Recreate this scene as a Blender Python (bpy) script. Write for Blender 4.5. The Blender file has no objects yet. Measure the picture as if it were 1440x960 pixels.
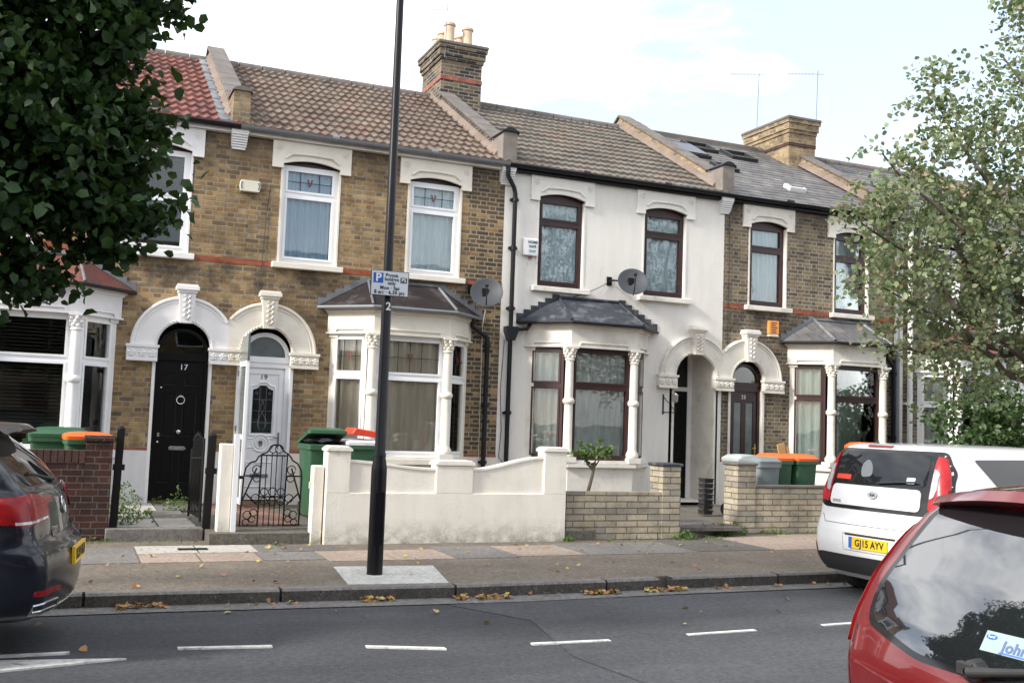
import bpy, bmesh, math, random
import numpy as np
from mathutils import Vector, Matrix
from mathutils.bvhtree import BVHTree
random.seed(7); RNG = np.random.default_rng(11)
S = bpy.context.scene
C = S.collection
PI = math.pi
R = math.radians

# ------------------------------------------------------------------ camera
cam_d = bpy.data.cameras.new('camera'); cam = bpy.data.objects.new('camera', cam_d); C.objects.link(cam)
cam_d.sensor_width = 36; cam_d.lens = 36 * 1450 / 1440; cam_d.clip_end = 2000; cam_d.clip_start = .05
yaw, pit, rol = 0.40114251, 0.07668906, -0.03530343
d = Vector((math.sin(yaw)*math.cos(pit), math.cos(yaw)*math.cos(pit), math.sin(pit)))
r = Vector((math.cos(yaw), -math.sin(yaw), 0)); u = r.cross(d)
Rt = math.cos(rol)*r - math.sin(rol)*u; Up = math.sin(rol)*r + math.cos(rol)*u
cam.matrix_world = Matrix(((Rt.x, Up.x, -d.x, -2.19660), (Rt.y, Up.y, -d.y, -16.38620), (Rt.z, Up.z, -d.z, 1.36397), (0, 0, 0, 1)))
S.camera = cam
# ------------------------------------------------------------------ sky, sun, exposure
SUN_EL, SUN_AZ = R(30), R(191)          # azimuth measured from +X towards +Y: sun stands to the left, a little on the street side
w = bpy.data.worlds.new("World"); S.world = w; w.use_nodes = True
nt = w.node_tree; nt.nodes.clear()
out = nt.nodes.new('ShaderNodeOutputWorld'); bg = nt.nodes.new('ShaderNodeBackground')
sky = nt.nodes.new('ShaderNodeTexSky'); sky.sky_type = 'NISHITA'; sky.sun_disc = False
sky.sun_elevation = SUN_EL; sky.sun_rotation = R(90) - SUN_AZ; sky.air_density = 1.0; sky.dust_density = 2.0; sky.ozone_density = 1
tc = nt.nodes.new('ShaderNodeTexCoord'); mp = nt.nodes.new('ShaderNodeMapping'); mp.inputs['Scale'].default_value = (1, 1, 2.6)
nz = nt.nodes.new('ShaderNodeTexNoise'); nz.inputs['Scale'].default_value = 2.1; nz.inputs['Detail'].default_value = 6; nz.inputs['Roughness'].default_value = .55
cr = nt.nodes.new('ShaderNodeValToRGB'); cr.color_ramp.elements[0].position = .40; cr.color_ramp.elements[1].position = .60
cr.color_ramp.elements[0].color = (.24, .24, .24, 1); cr.color_ramp.elements[1].color = (1, 1, 1, 1)
mx = nt.nodes.new('ShaderNodeMixRGB'); mx.inputs['Color2'].default_value = (9.6, 9.7, 9.9, 1)
L = nt.links.new
L(tc.outputs['Generated'], mp.inputs[0]); L(mp.outputs[0], nz.inputs['Vector']); L(nz.outputs['Fac'], cr.inputs[0])
L(cr.outputs[0], mx.inputs['Fac']); L(sky.outputs[0], mx.inputs['Color1']); L(mx.outputs[0], bg.inputs['Color'])
bg.inputs['Strength'].default_value = .11; L(bg.outputs[0], out.inputs['Surface'])
sl = bpy.data.lights.new('sun', 'SUN'); sl.energy = 2.4; sl.angle = R(8); sl.color = (1, .945, .86)
so = bpy.data.objects.new('sun', sl); C.objects.link(so)
sv = Vector((math.cos(SUN_AZ)*math.cos(SUN_EL), math.sin(SUN_AZ)*math.cos(SUN_EL), math.sin(SUN_EL)))
so.rotation_euler = sv.to_track_quat('Z', 'Y').to_euler(); so.location = sv*60
S.view_settings.view_transform = 'Standard'; S.view_settings.look = 'None'; S.view_settings.exposure = 1.18; S.view_settings.gamma = 1
S.render.engine = 'CYCLES'
S.cycles.transparent_max_bounces = 12; S.cycles.max_bounces = 6

# ------------------------------------------------------------------ materials
def srgb(h):
    return tuple(((c/255)/12.92 if c/255 <= .04045 else ((c/255+.055)/1.055)**2.4) for c in h) + (1,)
class N:
    def __init__(s, name):
        s.m = bpy.data.materials.new(name); s.m.use_nodes = True; s.t = s.m.node_tree
        s.p = s.t.nodes['Principled BSDF']; s.o = s.t.nodes['Material Output']
    def n(s, k, **a):
        x = s.t.nodes.new(k)
        for q, v in a.items(): setattr(x, q, v)
        return x
    def l(s, a, b): s.t.links.new(a, b)
    def set(s, sock, v):
        if hasattr(v, 'is_output') or isinstance(v, bpy.types.NodeSocket): s.l(v, sock)
        else: sock.default_value = v
    def math(s, op, a, b=0.0, c=None):
        x = s.n('ShaderNodeMath', operation=op); s.set(x.inputs[0], a); s.set(x.inputs[1], b)
        if c is not None: s.set(x.inputs[2], c)
        return x.outputs[0]
    def noise(s, scale, detail=4, rough=.55, vec=None, w=None):
        x = s.n('ShaderNodeTexNoise'); x.inputs['Scale'].default_value = scale; x.inputs['Detail'].default_value = detail; x.inputs['Roughness'].default_value = rough
        if vec is not None: s.l(vec, x.inputs['Vector'])
        return x.outputs['Fac']
    def ramp(s, f, stops, interp='LINEAR'):
        x = s.n('ShaderNodeValToRGB'); x.color_ramp.interpolation = interp; e = x.color_ramp.elements
        while len(e) < len(stops): e.new(.5)
        for i, (p, c) in enumerate(stops): e[i].position = p; e[i].color = c if len(c) == 4 else tuple(c)+(1,)
        s.l(f, x.inputs[0]); return x.outputs[0]
    def mix(s, f, a, b, mode='MIX'):
        x = s.n('ShaderNodeMixRGB', blend_type=mode); s.set(x.inputs[0], f); s.set(x.inputs[1], a); s.set(x.inputs[2], b); return x.outputs[0]
    def pos(s): return s.n('ShaderNodeNewGeometry').outputs['Position']
    def obj(s): return s.n('ShaderNodeTexCoord').outputs['Object']
    def bump(s, h, strength=.5, dist=.01):
        b = s.n('ShaderNodeBump'); b.inputs['Strength'].default_value = strength; b.inputs['Distance'].default_value = dist
        s.l(h, b.inputs['Height']); s.l(b.outputs[0], s.p.inputs['Normal']); return b
def grey(v): return (v, v, v, 1)
def plain(name, c, rough=.6, metal=0, var=.18, scale=3, bump=.15, bscale=60, spec=.5, coat=0, dirt=None, dirt_amt=.5):
    m = N(name); p = m.obj()
    f = m.noise(scale, 6, .6, p)
    lo = tuple(x*(1-var) for x in c[:3]); hi = tuple(min(1, x*(1+var)) for x in c[:3])
    col = m.ramp(f, [(.3, lo), (.7, hi)])
    if dirt:
        g = m.noise(scale*.7, 8, .7, m.pos()); g = m.ramp(g, [(.5, grey(0)), (.72, grey(dirt_amt))])
        col = m.mix(g, col, dirt)
    m.l(col, m.p.inputs['Base Color']); m.p.inputs['Roughness'].default_value = rough; m.p.inputs['Metallic'].default_value = metal
    m.p.inputs['Specular IOR Level'].default_value = spec; m.p.inputs['Coat Weight'].default_value = coat
    if bump: m.bump(m.noise(bscale, 4, .6, p), bump, .004)
    return m.m
def brick(name, cols, mortar, bw=.225, bh=.075, flemish=True, mort=.010, soot=.5, sootc=(.03, .028, .025, 1), bump=.6, rough=.9, offz=0, grime=False):
    m = N(name); ps = m.n('ShaderNodeSeparateXYZ'); p = m.pos(); m.l(p, ps.inputs[0])
    wob = m.math('MULTIPLY', m.math('SUBTRACT', m.noise(14, 3, .6, p), .5), .022)
    uu = m.math('ADD', m.math('ADD', ps.outputs[0], ps.outputs[1]), wob)
    zz = m.math('ADD', m.math('ADD', ps.outputs[2], 20+offz), m.math('MULTIPLY', wob, .6))
    v = m.math('DIVIDE', zz, bh); row = m.math('FLOOR', v); fv = m.math('FRACT', v)
    par = m.math('MODULO', row, 2.0)
    per = bw*1.5 if flemish else bw
    sh = m.math('MULTIPLY', par, .5)
    uq = m.math('ADD', m.math('DIVIDE', m.math('ADD', uu, 200), per), sh)
    ci = m.math('FLOOR', uq); fu = m.math('FRACT', uq)
    if flemish:
        hd = m.math('GREATER_THAN', fu, .6667)
        wloc = m.math('SUBTRACT', m.math('MULTIPLY', .6667, 1.0), m.math('MULTIPLY', hd, .3334))
        st = m.math('MULTIPLY', hd, .6667)
        dx = m.math('MULTIPLY', m.math('MINIMUM', m.math('SUBTRACT', fu, st), m.math('SUBTRACT', m.math('ADD', st, wloc), fu)), per)
        cid = m.math('ADD', m.math('MULTIPLY', ci, 2), hd)
    else:
        dx = m.math('MULTIPLY', m.math('MINIMUM', fu, m.math('SUBTRACT', 1.0, fu)), per); cid = ci
    dz = m.math('MULTIPLY', m.math('MINIMUM', fv, m.math('SUBTRACT', 1.0, fv)), bh)
    dd = m.math('MINIMUM', dx, dz)
    edge = m.math('ADD', mort*.42, m.math('MULTIPLY', m.math('SUBTRACT', m.noise(40, 3, .7, p), .5), .010))
    mk = m.n('ShaderNodeMapRange', interpolation_type='SMOOTHSTEP'); m.l(dd, mk.inputs[0]); m.l(edge, mk.inputs[1])
    m.l(m.math('ADD', edge, .004), mk.inputs[2]); mask = mk.outputs[0]       # 1 = brick
    cv = m.n('ShaderNodeCombineXYZ'); m.l(cid, cv.inputs[0]); m.l(row, cv.inputs[1])
    wn = m.n('ShaderNodeTexWhiteNoise', noise_dimensions='3D'); m.l(cv.outputs[0], wn.inputs['Vector'])
    k = len(cols); col = m.ramp(wn.outputs['Value'], [((i+.0)/k, c) for i, c in enumerate(cols)], 'CONSTANT')
    col = m.mix(m.ramp(m.noise(30, 5, .7, p), [(.35, grey(0)), (.7, grey(.35))]), col, tuple(min(1, x*.45) for x in cols[0][:3])+(1,))
    mc = m.mix(m.noise(5, 4, .6, p), mortar, tuple(x*.65 for x in mortar[:3])+(1,))
    col = m.mix(mask, mc, col)
    so_ = m.ramp(m.noise(.9, 7, .68, p), [(.44, grey(0)), (.72, grey(soot))])
    col = m.mix(so_, col, sootc)
    m.l(col, m.p.inputs['Base Color']); m.p.inputs['Roughness'].default_value = rough; m.p.inputs['Specular IOR Level'].default_value = .2
    pat = m.ramp(m.noise(3.4, 7, .75, p), [(.30, grey(.55)), (.5, grey(1)), (.72, grey(1.28))]); col = m.mix(1.0, col, pat, 'MULTIPLY')
    spk = m.ramp(m.noise(17, 3, .7, p), [(.62, grey(0)), (.72, grey(.45))]); col = m.mix(spk, col, tuple(x*.30 for x in cols[0][:3])+(1,))
    lim = m.ramp(m.noise(11, 4, .75, p), [(.66, grey(0)), (.76, grey(.22))]); col = m.mix(lim, col, (.50, .46, .38, 1))
    if grime:
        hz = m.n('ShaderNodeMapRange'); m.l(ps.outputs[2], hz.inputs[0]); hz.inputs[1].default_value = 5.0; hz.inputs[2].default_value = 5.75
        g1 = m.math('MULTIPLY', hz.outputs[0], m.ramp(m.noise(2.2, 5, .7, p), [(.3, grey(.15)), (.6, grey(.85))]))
        dk = m.math('MULTIPLY', m.math('COMPARE', m.math('ADD', ps.outputs[0], m.math('MULTIPLY', m.noise(2.5, 4, .7, p), .6)), 4.65, .50), m.math('GREATER_THAN', wn.outputs['Color'], .30))
        col = m.mix(m.math('MULTIPLY', dk, .72), col, m.mix(mask, mc, (.045, .038, .032, 1)))
        b1 = m.math('MULTIPLY', m.math('COMPARE', ps.outputs[2], 3.42, .22), m.ramp(m.noise(1.9, 5, .7, p), [(.42, grey(0)), (.6, grey(.75))]))
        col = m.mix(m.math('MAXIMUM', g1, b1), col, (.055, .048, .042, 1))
    m.l(col, m.p.inputs['Base Color'])
    h = m.math('ADD', m.math('MULTIPLY', mask, .8), m.math('MULTIPLY', m.noise(60, 5, .7, p), .45))
    m.bump(h, bump, .012)
    return m.m
def rooftile(name, cols, gw, gh, lich=(.35, .32, .15, 1), licha=.25, slate=False):
    """colour per tile; gw along X, gh = depth of a course measured in plan (Y)"""
    m = N(name); p = m.pos(); ps = m.n('ShaderNodeSeparateXYZ'); m.l(p, ps.inputs[0])
    v = m.math('DIVIDE', m.math('ADD', ps.outputs[1], 50), gh); row = m.math('FLOOR', v)
    uq = m.math('ADD', m.math('DIVIDE', m.math('ADD', ps.outputs[0], 100), gw), m.math('MULTIPLY', m.math('MODULO', row, 2.0), .5 if slate else 0.0))
    cv = m.n('ShaderNodeCombineXYZ'); m.l(m.math('FLOOR', uq), cv.inputs[0]); m.l(row, cv.inputs[1])
    wn = m.n('ShaderNodeTexWhiteNoise', noise_dimensions='3D'); m.l(cv.outputs[0], wn.inputs['Vector'])
    k = len(cols); col = m.ramp(wn.outputs['Value'], [(i/k, c) for i, c in enumerate(cols)], 'CONSTANT')
    col = m.mix(m.ramp(m.noise(9, 8, .75, p), [(.42, grey(0)), (.66, grey(licha*2.2))]), col, lich)
    mo = m.ramp(m.noise(2.6, 7, .75, p), [(.56, grey(0)), (.68, grey(.5))]); col = m.mix(mo, col, (.13, .12, .04, 1) if not slate else (.2, .2, .19, 1))
    col = m.mix(m.ramp(m.noise(1.1, 6, .7, p), [(.40, grey(0)), (.70, grey(.65))]), col, tuple(x*.4 for x in cols[0][:3])+(1,))
    if slate:
        fv = m.math('FRACT', v); fu = m.math('FRACT', uq)
        e = m.math('MINIMUM', m.math('MINIMUM', fu, m.math('SUBTRACT', 1.0, fu)), m.math('MULTIPLY', fv, 1.0))
        col = m.mix(m.ramp(e, [(.0, grey(.75)), (.05, grey(0))]), col, grey(.015))
    m.l(col, m.p.inputs['Base Color']); m.p.inputs['Roughness'].default_value = .75
    m.bump(m.noise(45, 4, .7, p), .35, .01)
    return m.m
def render_wall(name, c, stain, amt=.35):
    m = N(name); p = m.pos()
    st = m.n('ShaderNodeMapping'); st.inputs['Scale'].default_value = (3.5, 3.5, .5); m.l(p, st.inputs[0])
    f = m.ramp(m.noise(1.6, 7, .65, st.outputs[0]), [(.42, grey(0)), (.75, grey(amt))])
    g = m.ramp(m.noise(3.0, 8, .7, p), [(.5, grey(0)), (.78, grey(amt*.8))])
    base = m.mix(m.noise(6, 5, .6, p), tuple(x*.94 for x in c[:3])+(1,), c)
    col = m.mix(g, m.mix(f, base, stain), tuple(x*.7 for x in stain[:3])+(1,))
    sz_ = m.n('ShaderNodeSeparateXYZ'); m.l(p, sz_.inputs[0])
    lowm = m.n('ShaderNodeMapRange'); m.l(sz_.outputs[2], lowm.inputs[0]); lowm.inputs[1].default_value = .12; lowm.inputs[2].default_value = -.2
    spl = m.math('MULTIPLY', lowm.outputs[0], m.ramp(m.noise(7, 7, .75, p), [(.40, grey(.1)), (.62, grey(.75))]))
    col = m.mix(spl, col, (.13, .125, .085, 1))
    vo = m.n('ShaderNodeTexVoronoi', feature='DISTANCE_TO_EDGE'); vo.inputs['Scale'].default_value = .8
    nn_ = m.n('ShaderNodeTexNoise'); nn_.inputs['Scale'].default_value = 3; nn_.inputs['Detail'].default_value = 6; m.l(p, nn_.inputs['Vector'])
    va = m.n('ShaderNodeVectorMath', operation='MULTIPLY_ADD'); m.l(nn_.outputs['Color'], va.inputs[0]); va.inputs[1].default_value = (.6, .6, .6); m.l(p, va.inputs[2]); m.l(va.outputs[0], vo.inputs['Vector'])
    ck = m.math('MULTIPLY', m.ramp(vo.outputs['Distance'], [(.0, grey(.45)), (.004, grey(0))]), m.ramp(m.noise(.9, 2, .5, p), [(.58, grey(0)), (.62, grey(1))]))
    col = m.mix(ck, col, (.16, .15, .13, 1))
    m.l(col, m.p.inputs['Base Color']); m.p.inputs['Roughness'].default_value = .85; m.p.inputs['Specular IOR Level'].default_value = .25
    m.bump(m.math('ADD', m.noise(28, 5, .65, p), m.math('MULTIPLY', m.noise(4, 3, .5, p), .8)), .35, .012)
    return m.m
def glass_mat(name, tint=(.9, .95, .95, 1), refl=.10, rough=.01):
    m = N(name); tr = m.n('ShaderNodeBsdfTransparent'); tr.inputs[0].default_value = tint
    gl = m.n('ShaderNodeBsdfGlossy'); gl.inputs['Roughness'].default_value = rough; gl.inputs['Color'].default_value = (1, 1, 1, 1)
    fr = m.n('ShaderNodeFresnel'); fr.inputs[0].default_value = 1.5
    f = m.math('ADD', fr.outputs[0], refl)
    b = m.n('ShaderNodeBump'); b.inputs['Strength'].default_value = .12; b.inputs['Distance'].default_value = .02
    m.l(m.noise(1.3, 2, .4, m.pos()), b.inputs['Height']); m.l(b.outputs[0], gl.inputs['Normal'])
    mixs = m.n('ShaderNodeMixShader'); m.l(f, mixs.inputs[0]); m.l(tr.outputs[0], mixs.inputs[1]); m.l(gl.outputs[0], mixs.inputs[2])
    m.l(mixs.outputs[0], m.o.inputs[0]); return m.m
def leaf_mat(name, cols, trans=.35, rough=.45, sc=6):
    m = N(name); p = m.pos()
    at = m.n('ShaderNodeAttribute'); at.attribute_name = 'rnd'
    col = m.ramp(at.outputs['Fac'], [(i/(len(cols)), c) for i, c in enumerate(cols)])
    m.l(col, m.p.inputs['Base Color']); m.p.inputs['Roughness'].default_value = rough
    tr = m.n('ShaderNodeBsdfTranslucent'); m.l(m.mix(.5, col, (.10, .16, .02, 1)), tr.inputs[0])
    mixs = m.n('ShaderNodeMixShader'); mixs.inputs[0].default_value = trans
    m.l(m.p.outputs[0], mixs.inputs[1]); m.l(tr.outputs[0], mixs.inputs[2]); m.l(mixs.outputs[0], m.o.inputs[0]); return m.m
def cloth(name, c, c2=None, sc=18):
    m = N(name); p = m.pos(); c2 = c2 or tuple(x*.8 for x in c[:3])+(1,)
    mp_ = m.n('ShaderNodeMapping'); mp_.inputs['Scale'].default_value = (1, 1, .10); m.l(p, mp_.inputs[0])
    col = m.mix(m.ramp(m.noise(sc, 4, .7, mp_.outputs[0]), [(.4, grey(0)), (.6, grey(1))]), c, c2)  # upright streaks: lace weave, plus fold shading put into the colour
    m.l(col, m.p.inputs['Base Color']); m.p.inputs['Roughness'].default_value = .95; return m.m
def carpaint(name, c, flake=.05, rough=.28, coat=.9):
    m = N(name); col = m.mix(m.noise(3, 5, .6, m.obj()), tuple(x*.9 for x in c[:3])+(1,), c)
    dst = m.ramp(m.noise(2.2, 8, .7, m.obj()), [(.45, grey(0)), (.8, grey(.06))])
    m.l(m.mix(dst, col, (.2, .18, .15, 1)), m.p.inputs['Base Color'])
    m.p.inputs['Roughness'].default_value = rough; m.p.inputs['Coat Weight'].default_value = coat; m.p.inputs['Specular IOR Level'].default_value = .5*coat; m.p.inputs['Coat Roughness'].default_value = .04
    m.p.inputs['Metallic'].default_value = flake; return m.m

M = {}
YB = [(.33, .205, .09), (.39, .255, .115), (.27, .17, .08), (.43, .30, .15), (.29, .19, .10), (.20, .135, .075), (.36, .235, .105), (.17, .12, .075), (.39, .26, .12), (.29, .165, .075), (.34, .225, .105), (.26, .185, .11)]
M['brick_yellow'] = brick('stock_brick', [c+(1,) for c in YB], (.40, .34, .25, 1), soot=.72, mort=.018, bump=1.0, grime=True)
DB = [(.21, .165, .105), (.16, .125, .085), (.26, .20, .125), (.13, .105, .08), (.22, .18, .12), (.10, .085, .07), (.27, .20, .115), (.18, .145, .10)]
M['brick_sooty'] = brick('sooty_stock_brick', [c+(1,) for c in DB], (.40, .355, .29, 1), soot=.6, mort=.018, bump=1.0, grime=True)
M['brick_chimney'] = brick('chimney_brick', [c+(1,) for c in [(.10, .075, .055), (.17, .12, .07), (.06, .05, .045), (.21, .155, .09), (.05, .043, .04)]], (.27, .25, .22, 1), soot=.35, mort=.02, flemish=False)
M['brick_gold'] = brick('golden_brick', [c+(1,) for c in [(.36, .26, .14), (.31, .225, .13), (.40, .30, .17), (.25, .18, .11), (.18, .14, .1)]], (.34, .29, .22, 1), soot=.5, mort=.016)
M['brick_red'] = brick('red_band_brick', [c+(1,) for c in [(.36, .085, .04), (.30, .075, .038), (.40, .10, .05)]], (.22, .15, .12, 1), bh=.0812, soot=.35)
M['brick_dark'] = brick('engineering_brick', [c+(1,) for c in [(.060, .026, .022), (.045, .022, .02), (.075, .032, .026), (.05, .03, .028)]], (.12, .105, .09, 1), soot=.3, flemish=True)
M['stone_brick'] = brick('split_stone_brick', [c+(1,) for c in [(.42, .365, .28), (.36, .32, .25), (.47, .415, .32), (.29, .27, .225), (.39, .345, .265), (.43, .37, .27)]], (.17, .15, .12, 1), bw=.33, bh=.085, flemish=False, soot=.55, sootc=(.10, .09, .075, 1), mort=.011, bump=1.0)
M['brick_path'] = brick('red_path_brick', [c+(1,) for c in [(.23, .12, .085), (.19, .10, .075), (.27, .16, .12), (.17, .11, .09)]], (.16, .145, .12, 1), bh=.2, bw=.1, flemish=False, soot=.4)
M['tile_red'] = rooftile('red_tiles', [(.155, .044, .033, 1), (.135, .040, .031, 1), (.175, .052, .040, 1), (.115, .038, .031, 1)], .3, .318, (.36, .18, .14, 1), .12)
M['tile_brown'] = rooftile('brown_mossy_tiles', [(.10, .062, .048, 1), (.12, .077, .060, 1), (.085, .055, .044, 1), (.135, .092, .074, 1), (.115, .060, .046, 1)], .3, .318, (.30, .26, .18, 1), .24)
M['tile_grey'] = rooftile('grey_brown_tiles', [(.115, .098, .08, 1), (.095, .08, .066, 1), (.14, .12, .098, 1), (.15, .105, .08, 1), (.11, .095, .08, 1), (.10, .086, .072, 1)], .3, .318, (.27, .25, .20, 1), .22)
M['slate'] = rooftile('roof_slate', [(.115, .11, .112, 1), (.09, .088, .092, 1), (.145, .137, .135, 1), (.105, .10, .105, 1), (.165, .155, .15, 1)], .28, .2, (.30, .29, .26, 1), .12, slate=True)
M['cream'] = plain('cream_masonry_paint', (.72, .675, .59, 1), .7, var=.05, dirt=(.34, .29, .22, 1), dirt_amt=.28, bump=.3)
M['white'] = plain('white_masonry_paint', (.76, .75, .75, 1), .7, var=.04, dirt=(.4, .38, .35, 1), dirt_amt=.2, bump=.3)
M['offwhite'] = plain('weathered_offwhite_paint', (.72, .685, .62, 1), .75, var=.06, dirt=(.26, .23, .19, 1), dirt_amt=.5, bump=.4)
M['render'] = render_wall('pebble_grey_render', (.77, .745, .70, 1), (.52, .485, .43, 1), .26)
M['white_render'] = render_wall('white_rendered_plinth', (.70, .69, .70, 1), (.42, .41, .40, 1), .3)
M['cream_wall'] = render_wall('cream_garden_wall', (.80, .76, .68, 1), (.56, .51, .43, 1), .30)
M['upvc'] = plain('white_upvc', (.80, .81, .83, 1), .28, var=.02, bump=0, dirt=(.5, .49, .47, 1), dirt_amt=.12)
M['brown_frame'] = plain('mahogany_frame', (.032, .009, .009, 1), .4, var=.25, bump=.1)
M['black_paint'] = plain('black_gloss_paint', (.004, .004, .005, 1), .35, var=.2, bump=.15, bscale=25, spec=.2)
M['black_iron'] = plain('black_iron', (.006, .006, .006, 1), .6, var=.3, bump=.3, spec=.25)
M['post_black'] = plain('lamp_post_paint', (.004, .004, .006, 1), .38, var=.3, bump=.2, bscale=18, spec=.28)
M['pipe_black'] = plain('black_pipe', (.008, .009, .012, 1), .5, var=.3, spec=.3)
M['gutter_grey'] = plain('grey_gutter', (.16, .175, .19, 1), .5, var=.1)
M['lead'] = plain('lead_sheet', (.13, .14, .155, 1), .5, var=.25, dirt=(.45, .45, .44, 1), dirt_amt=.4)
M['lead_dark'] = plain('dark_felt', (.026, .031, .042, 1), .65, var=.3, dirt=(.3, .31, .32, 1), dirt_amt=.45, scale=6)
M['felt_brown'] = plain('brown_grey_felt', (.026, .021, .021, 1), .9, spec=.15, var=.25, dirt=(.22, .2, .19, 1), dirt_amt=.4)
M['coping'] = plain('weathered_coping', (.13, .115, .105, 1), .9, var=.3, dirt=(.09, .085, .08, 1), dirt_amt=.7, bump=.6, bscale=30)
M['fillet'] = plain('mortar_fillet', (.19, .145, .12, 1), .9, var=.25, dirt=(.14, .13, .11, 1), dirt_amt=.6, bump=.6, bscale=30)
M['kneel_render'] = plain('grey_cement', (.20, .175, .155, 1), .9, var=.2, dirt=(.08, .075, .07, 1), dirt_amt=.6, bump=.5)
M['dark_in'] = plain('dark_interior', (.03, .027, .025, 1), .9, bump=0)
M['dark_room'] = plain('room_plaster', (.16, .14, .12, 1), .9, bump=0)
M['glass'] = glass_mat('window_glass', refl=.12)
M['glass_up'] = glass_mat('window_glass_upper', refl=.0)
M['glass_dark'] = glass_mat('dark_window_glass', (.92, .94, .93, 1), refl=.0)
M['frosted'] = plain('frosted_glass', (.12, .14, .14, 1), .15, var=.3, bump=.4, bscale=40)
M['curtain_white'] = cloth('white_net_curtain', (.84, .86, .90, 1), (.70, .73, .78, 1), 25)
M['curtain_blue'] = cloth('pale_blue_curtain', (.52, .64, .80, 1), (.46, .58, .74, 1))
M['curtain_beige'] = cloth('beige_curtain', (.72, .62, .50, 1), (.60, .50, .42, 1), 6)
M['curtain_net'] = cloth('grey_net_curtain', (.66, .67, .65, 1), (.50, .52, .51, 1), 22)
M['curtain_pale'] = cloth('pale_green_net', (.68, .76, .72, 1), (.56, .64, .60, 1), 14)
M['blind'] = plain('dark_slat_blind', (.055, .048, .04, 1), .5, bump=0)
M['wood_door'] = plain('dark_red_door', (.028, .010, .010, 1), .35, var=.3)
M['steel'] = plain('polished_steel', (.6, .6, .6, 1), .25, 1, bump=0)
M['brass'] = plain('brass', (.6, .42, .16, 1), .3, 1, bump=0)
M['dish'] = plain('grey_dish', (.04, .046, .055, 1), .6, var=.12)
M['terracotta'] = plain('buff_chimney_pot', (.55, .42, .30, 1), .8, var=.15, dirt=(.2, .16, .13, 1), dirt_amt=.5)
M['red_plain'] = plain('red_brick_course', (.26, .085, .06, 1), .85, var=.4, scale=8, bump=.5)
M['bin_green'] = plain('green_bin_plastic', (.024, .085, .040, 1), .45, var=.15, dirt=(.1, .12, .09, 1), dirt_amt=.3)
M['bin_orange'] = plain('orange_bin_lid', (.78, .13, .02, 1), .4, var=.08)
M['bin_red'] = plain('red_plastic', (.62, .05, .018, 1), .4, var=.08)
M['bin_grey'] = plain('grey_bin_plastic', (.17, .20, .21, 1), .5, var=.12, dirt=(.3, .31, .3, 1), dirt_amt=.3)
M['bin_pale'] = plain('pale_grey_lid', (.36, .40, .40, 1), .5, var=.12)
M['sticker'] = plain('pale_green_sticker', (.27, .35, .35, 1), .3, var=.03, bump=0)
M['bag'] = plain('black_bag', (.012, .012, .013, 1), .25, bump=.8, bscale=14)
M['rubber'] = plain('tyre_rubber', (.018, .018, .018, 1), .8)
M['black_plastic'] = plain('black_plastic', (.02, .02, .021, 1), .55)
M['card'] = plain('white_card', (.70, .72, .74, 1), .6)
M['wood'] = plain('raw_board', (.45, .30, .14, 1), .8)
M['old_wood'] = plain('weathered_fence_wood', (.16, .12, .10, 1), .85, var=.3)
M['bark'] = plain('bark', (.085, .068, .05, 1), .95, var=.35, bump=1, bscale=22)
M['orange_box'] = plain('orange_box', (.75, .30, .06, 1), .45, var=.05)
M['ivory'] = plain('ivory_plastic', (.62, .60, .50, 1), .5, var=.05)
M['sign_white'] = plain('sign_white', (.62, .66, .72, 1), .45, var=.02, bump=0)
M['sign_blue'] = plain('sign_blue', (.015, .10, .42, 1), .45, var=.02, bump=0)
M['sign_black'] = plain('sign_black', (.015, .015, .017, 1), .5, var=.02, bump=0)
M['num_white'] = plain('number_white', (.8, .8, .8, 1), .5, bump=0, var=.02)
M['motif_red'] = plain('leaded_red_motif', (.13, .025, .035, 1), .4, bump=0)
M['car_glass'] = plain('car_window_glass', (.012, .014, .016, 1), .03, var=.1, bump=0, spec=.5, coat=0); M['tint_glass'] = plain('sloping_rear_glass', (.012, .014, .016, 1), .03, var=.1, bump=0, spec=.5, coat=0); M['tint_glass'].node_tree.nodes['Principled BSDF'].inputs['IOR'].default_value = 2.7
M['car_black'] = plain('gloss_black_trim', (.012, .012, .013, 1), .12, bump=0)
M['blue_paint'] = carpaint('midnight_blue_paint', (.004, .006, .014, 1), .1, coat=.5)
M['white_paint'] = carpaint('white_car_paint', (.74, .745, .76, 1), 0)
M['red_paint'] = carpaint('red_car_paint', (.155, .008, .010, 1), .25)
M['lamp_red'] = plain('tail_lamp_red', (.22, .005, .008, 1), .22, var=.35, scale=14, bump=0, spec=.35)
M['lamp_pink'] = plain('tail_lamp_bright_red', (.36, .018, .022, 1), .28, var=.3, scale=10, bump=0, spec=.3)
M['lamp_clear'] = plain('tail_lamp_clear', (.38, .38, .40, 1), .08, var=.25, scale=16, bump=0, coat=1)
M['plate_yellow'] = plain('plate_yellow', (.80, .50, .015, 1), .35, var=.04, bump=0)
M['plate_blue'] = plain('plate_blue', (.02, .12, .5, 1), .35, bump=0)
M['line_paint'] = plain('road_paint', (.54, .54, .52, 1), .8, var=.15, dirt=(.08, .08, .08, 1), dirt_amt=.95, scale=14, bump=.5)
M['leaf_dark'] = leaf_mat('lime_leaf', [(.008, .022, .007, 1), (.012, .034, .010, 1), (.018, .046, .013, 1), (.030, .070, .018, 1), (.024, .058, .016, 1)], .22, .5)
M['leaf_dark'].node_tree.nodes['Principled BSDF'].inputs['Specular IOR Level'].default_value = .28
M['leaf_pale'] = leaf_mat('autumn_tinged_leaf', [(.10, .155, .065, 1), (.14, .20, .085, 1), (.18, .24, .11, 1), (.23, .29, .14, 1), (.27, .32, .17, 1), (.24, .28, .13, 1), (.15, .20, .10, 1), (.12, .17, .08, 1), (.24, .25, .15, 1), (.17, .21, .11, 1), (.24, .20, .12, 1)], .35, .5)
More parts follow.
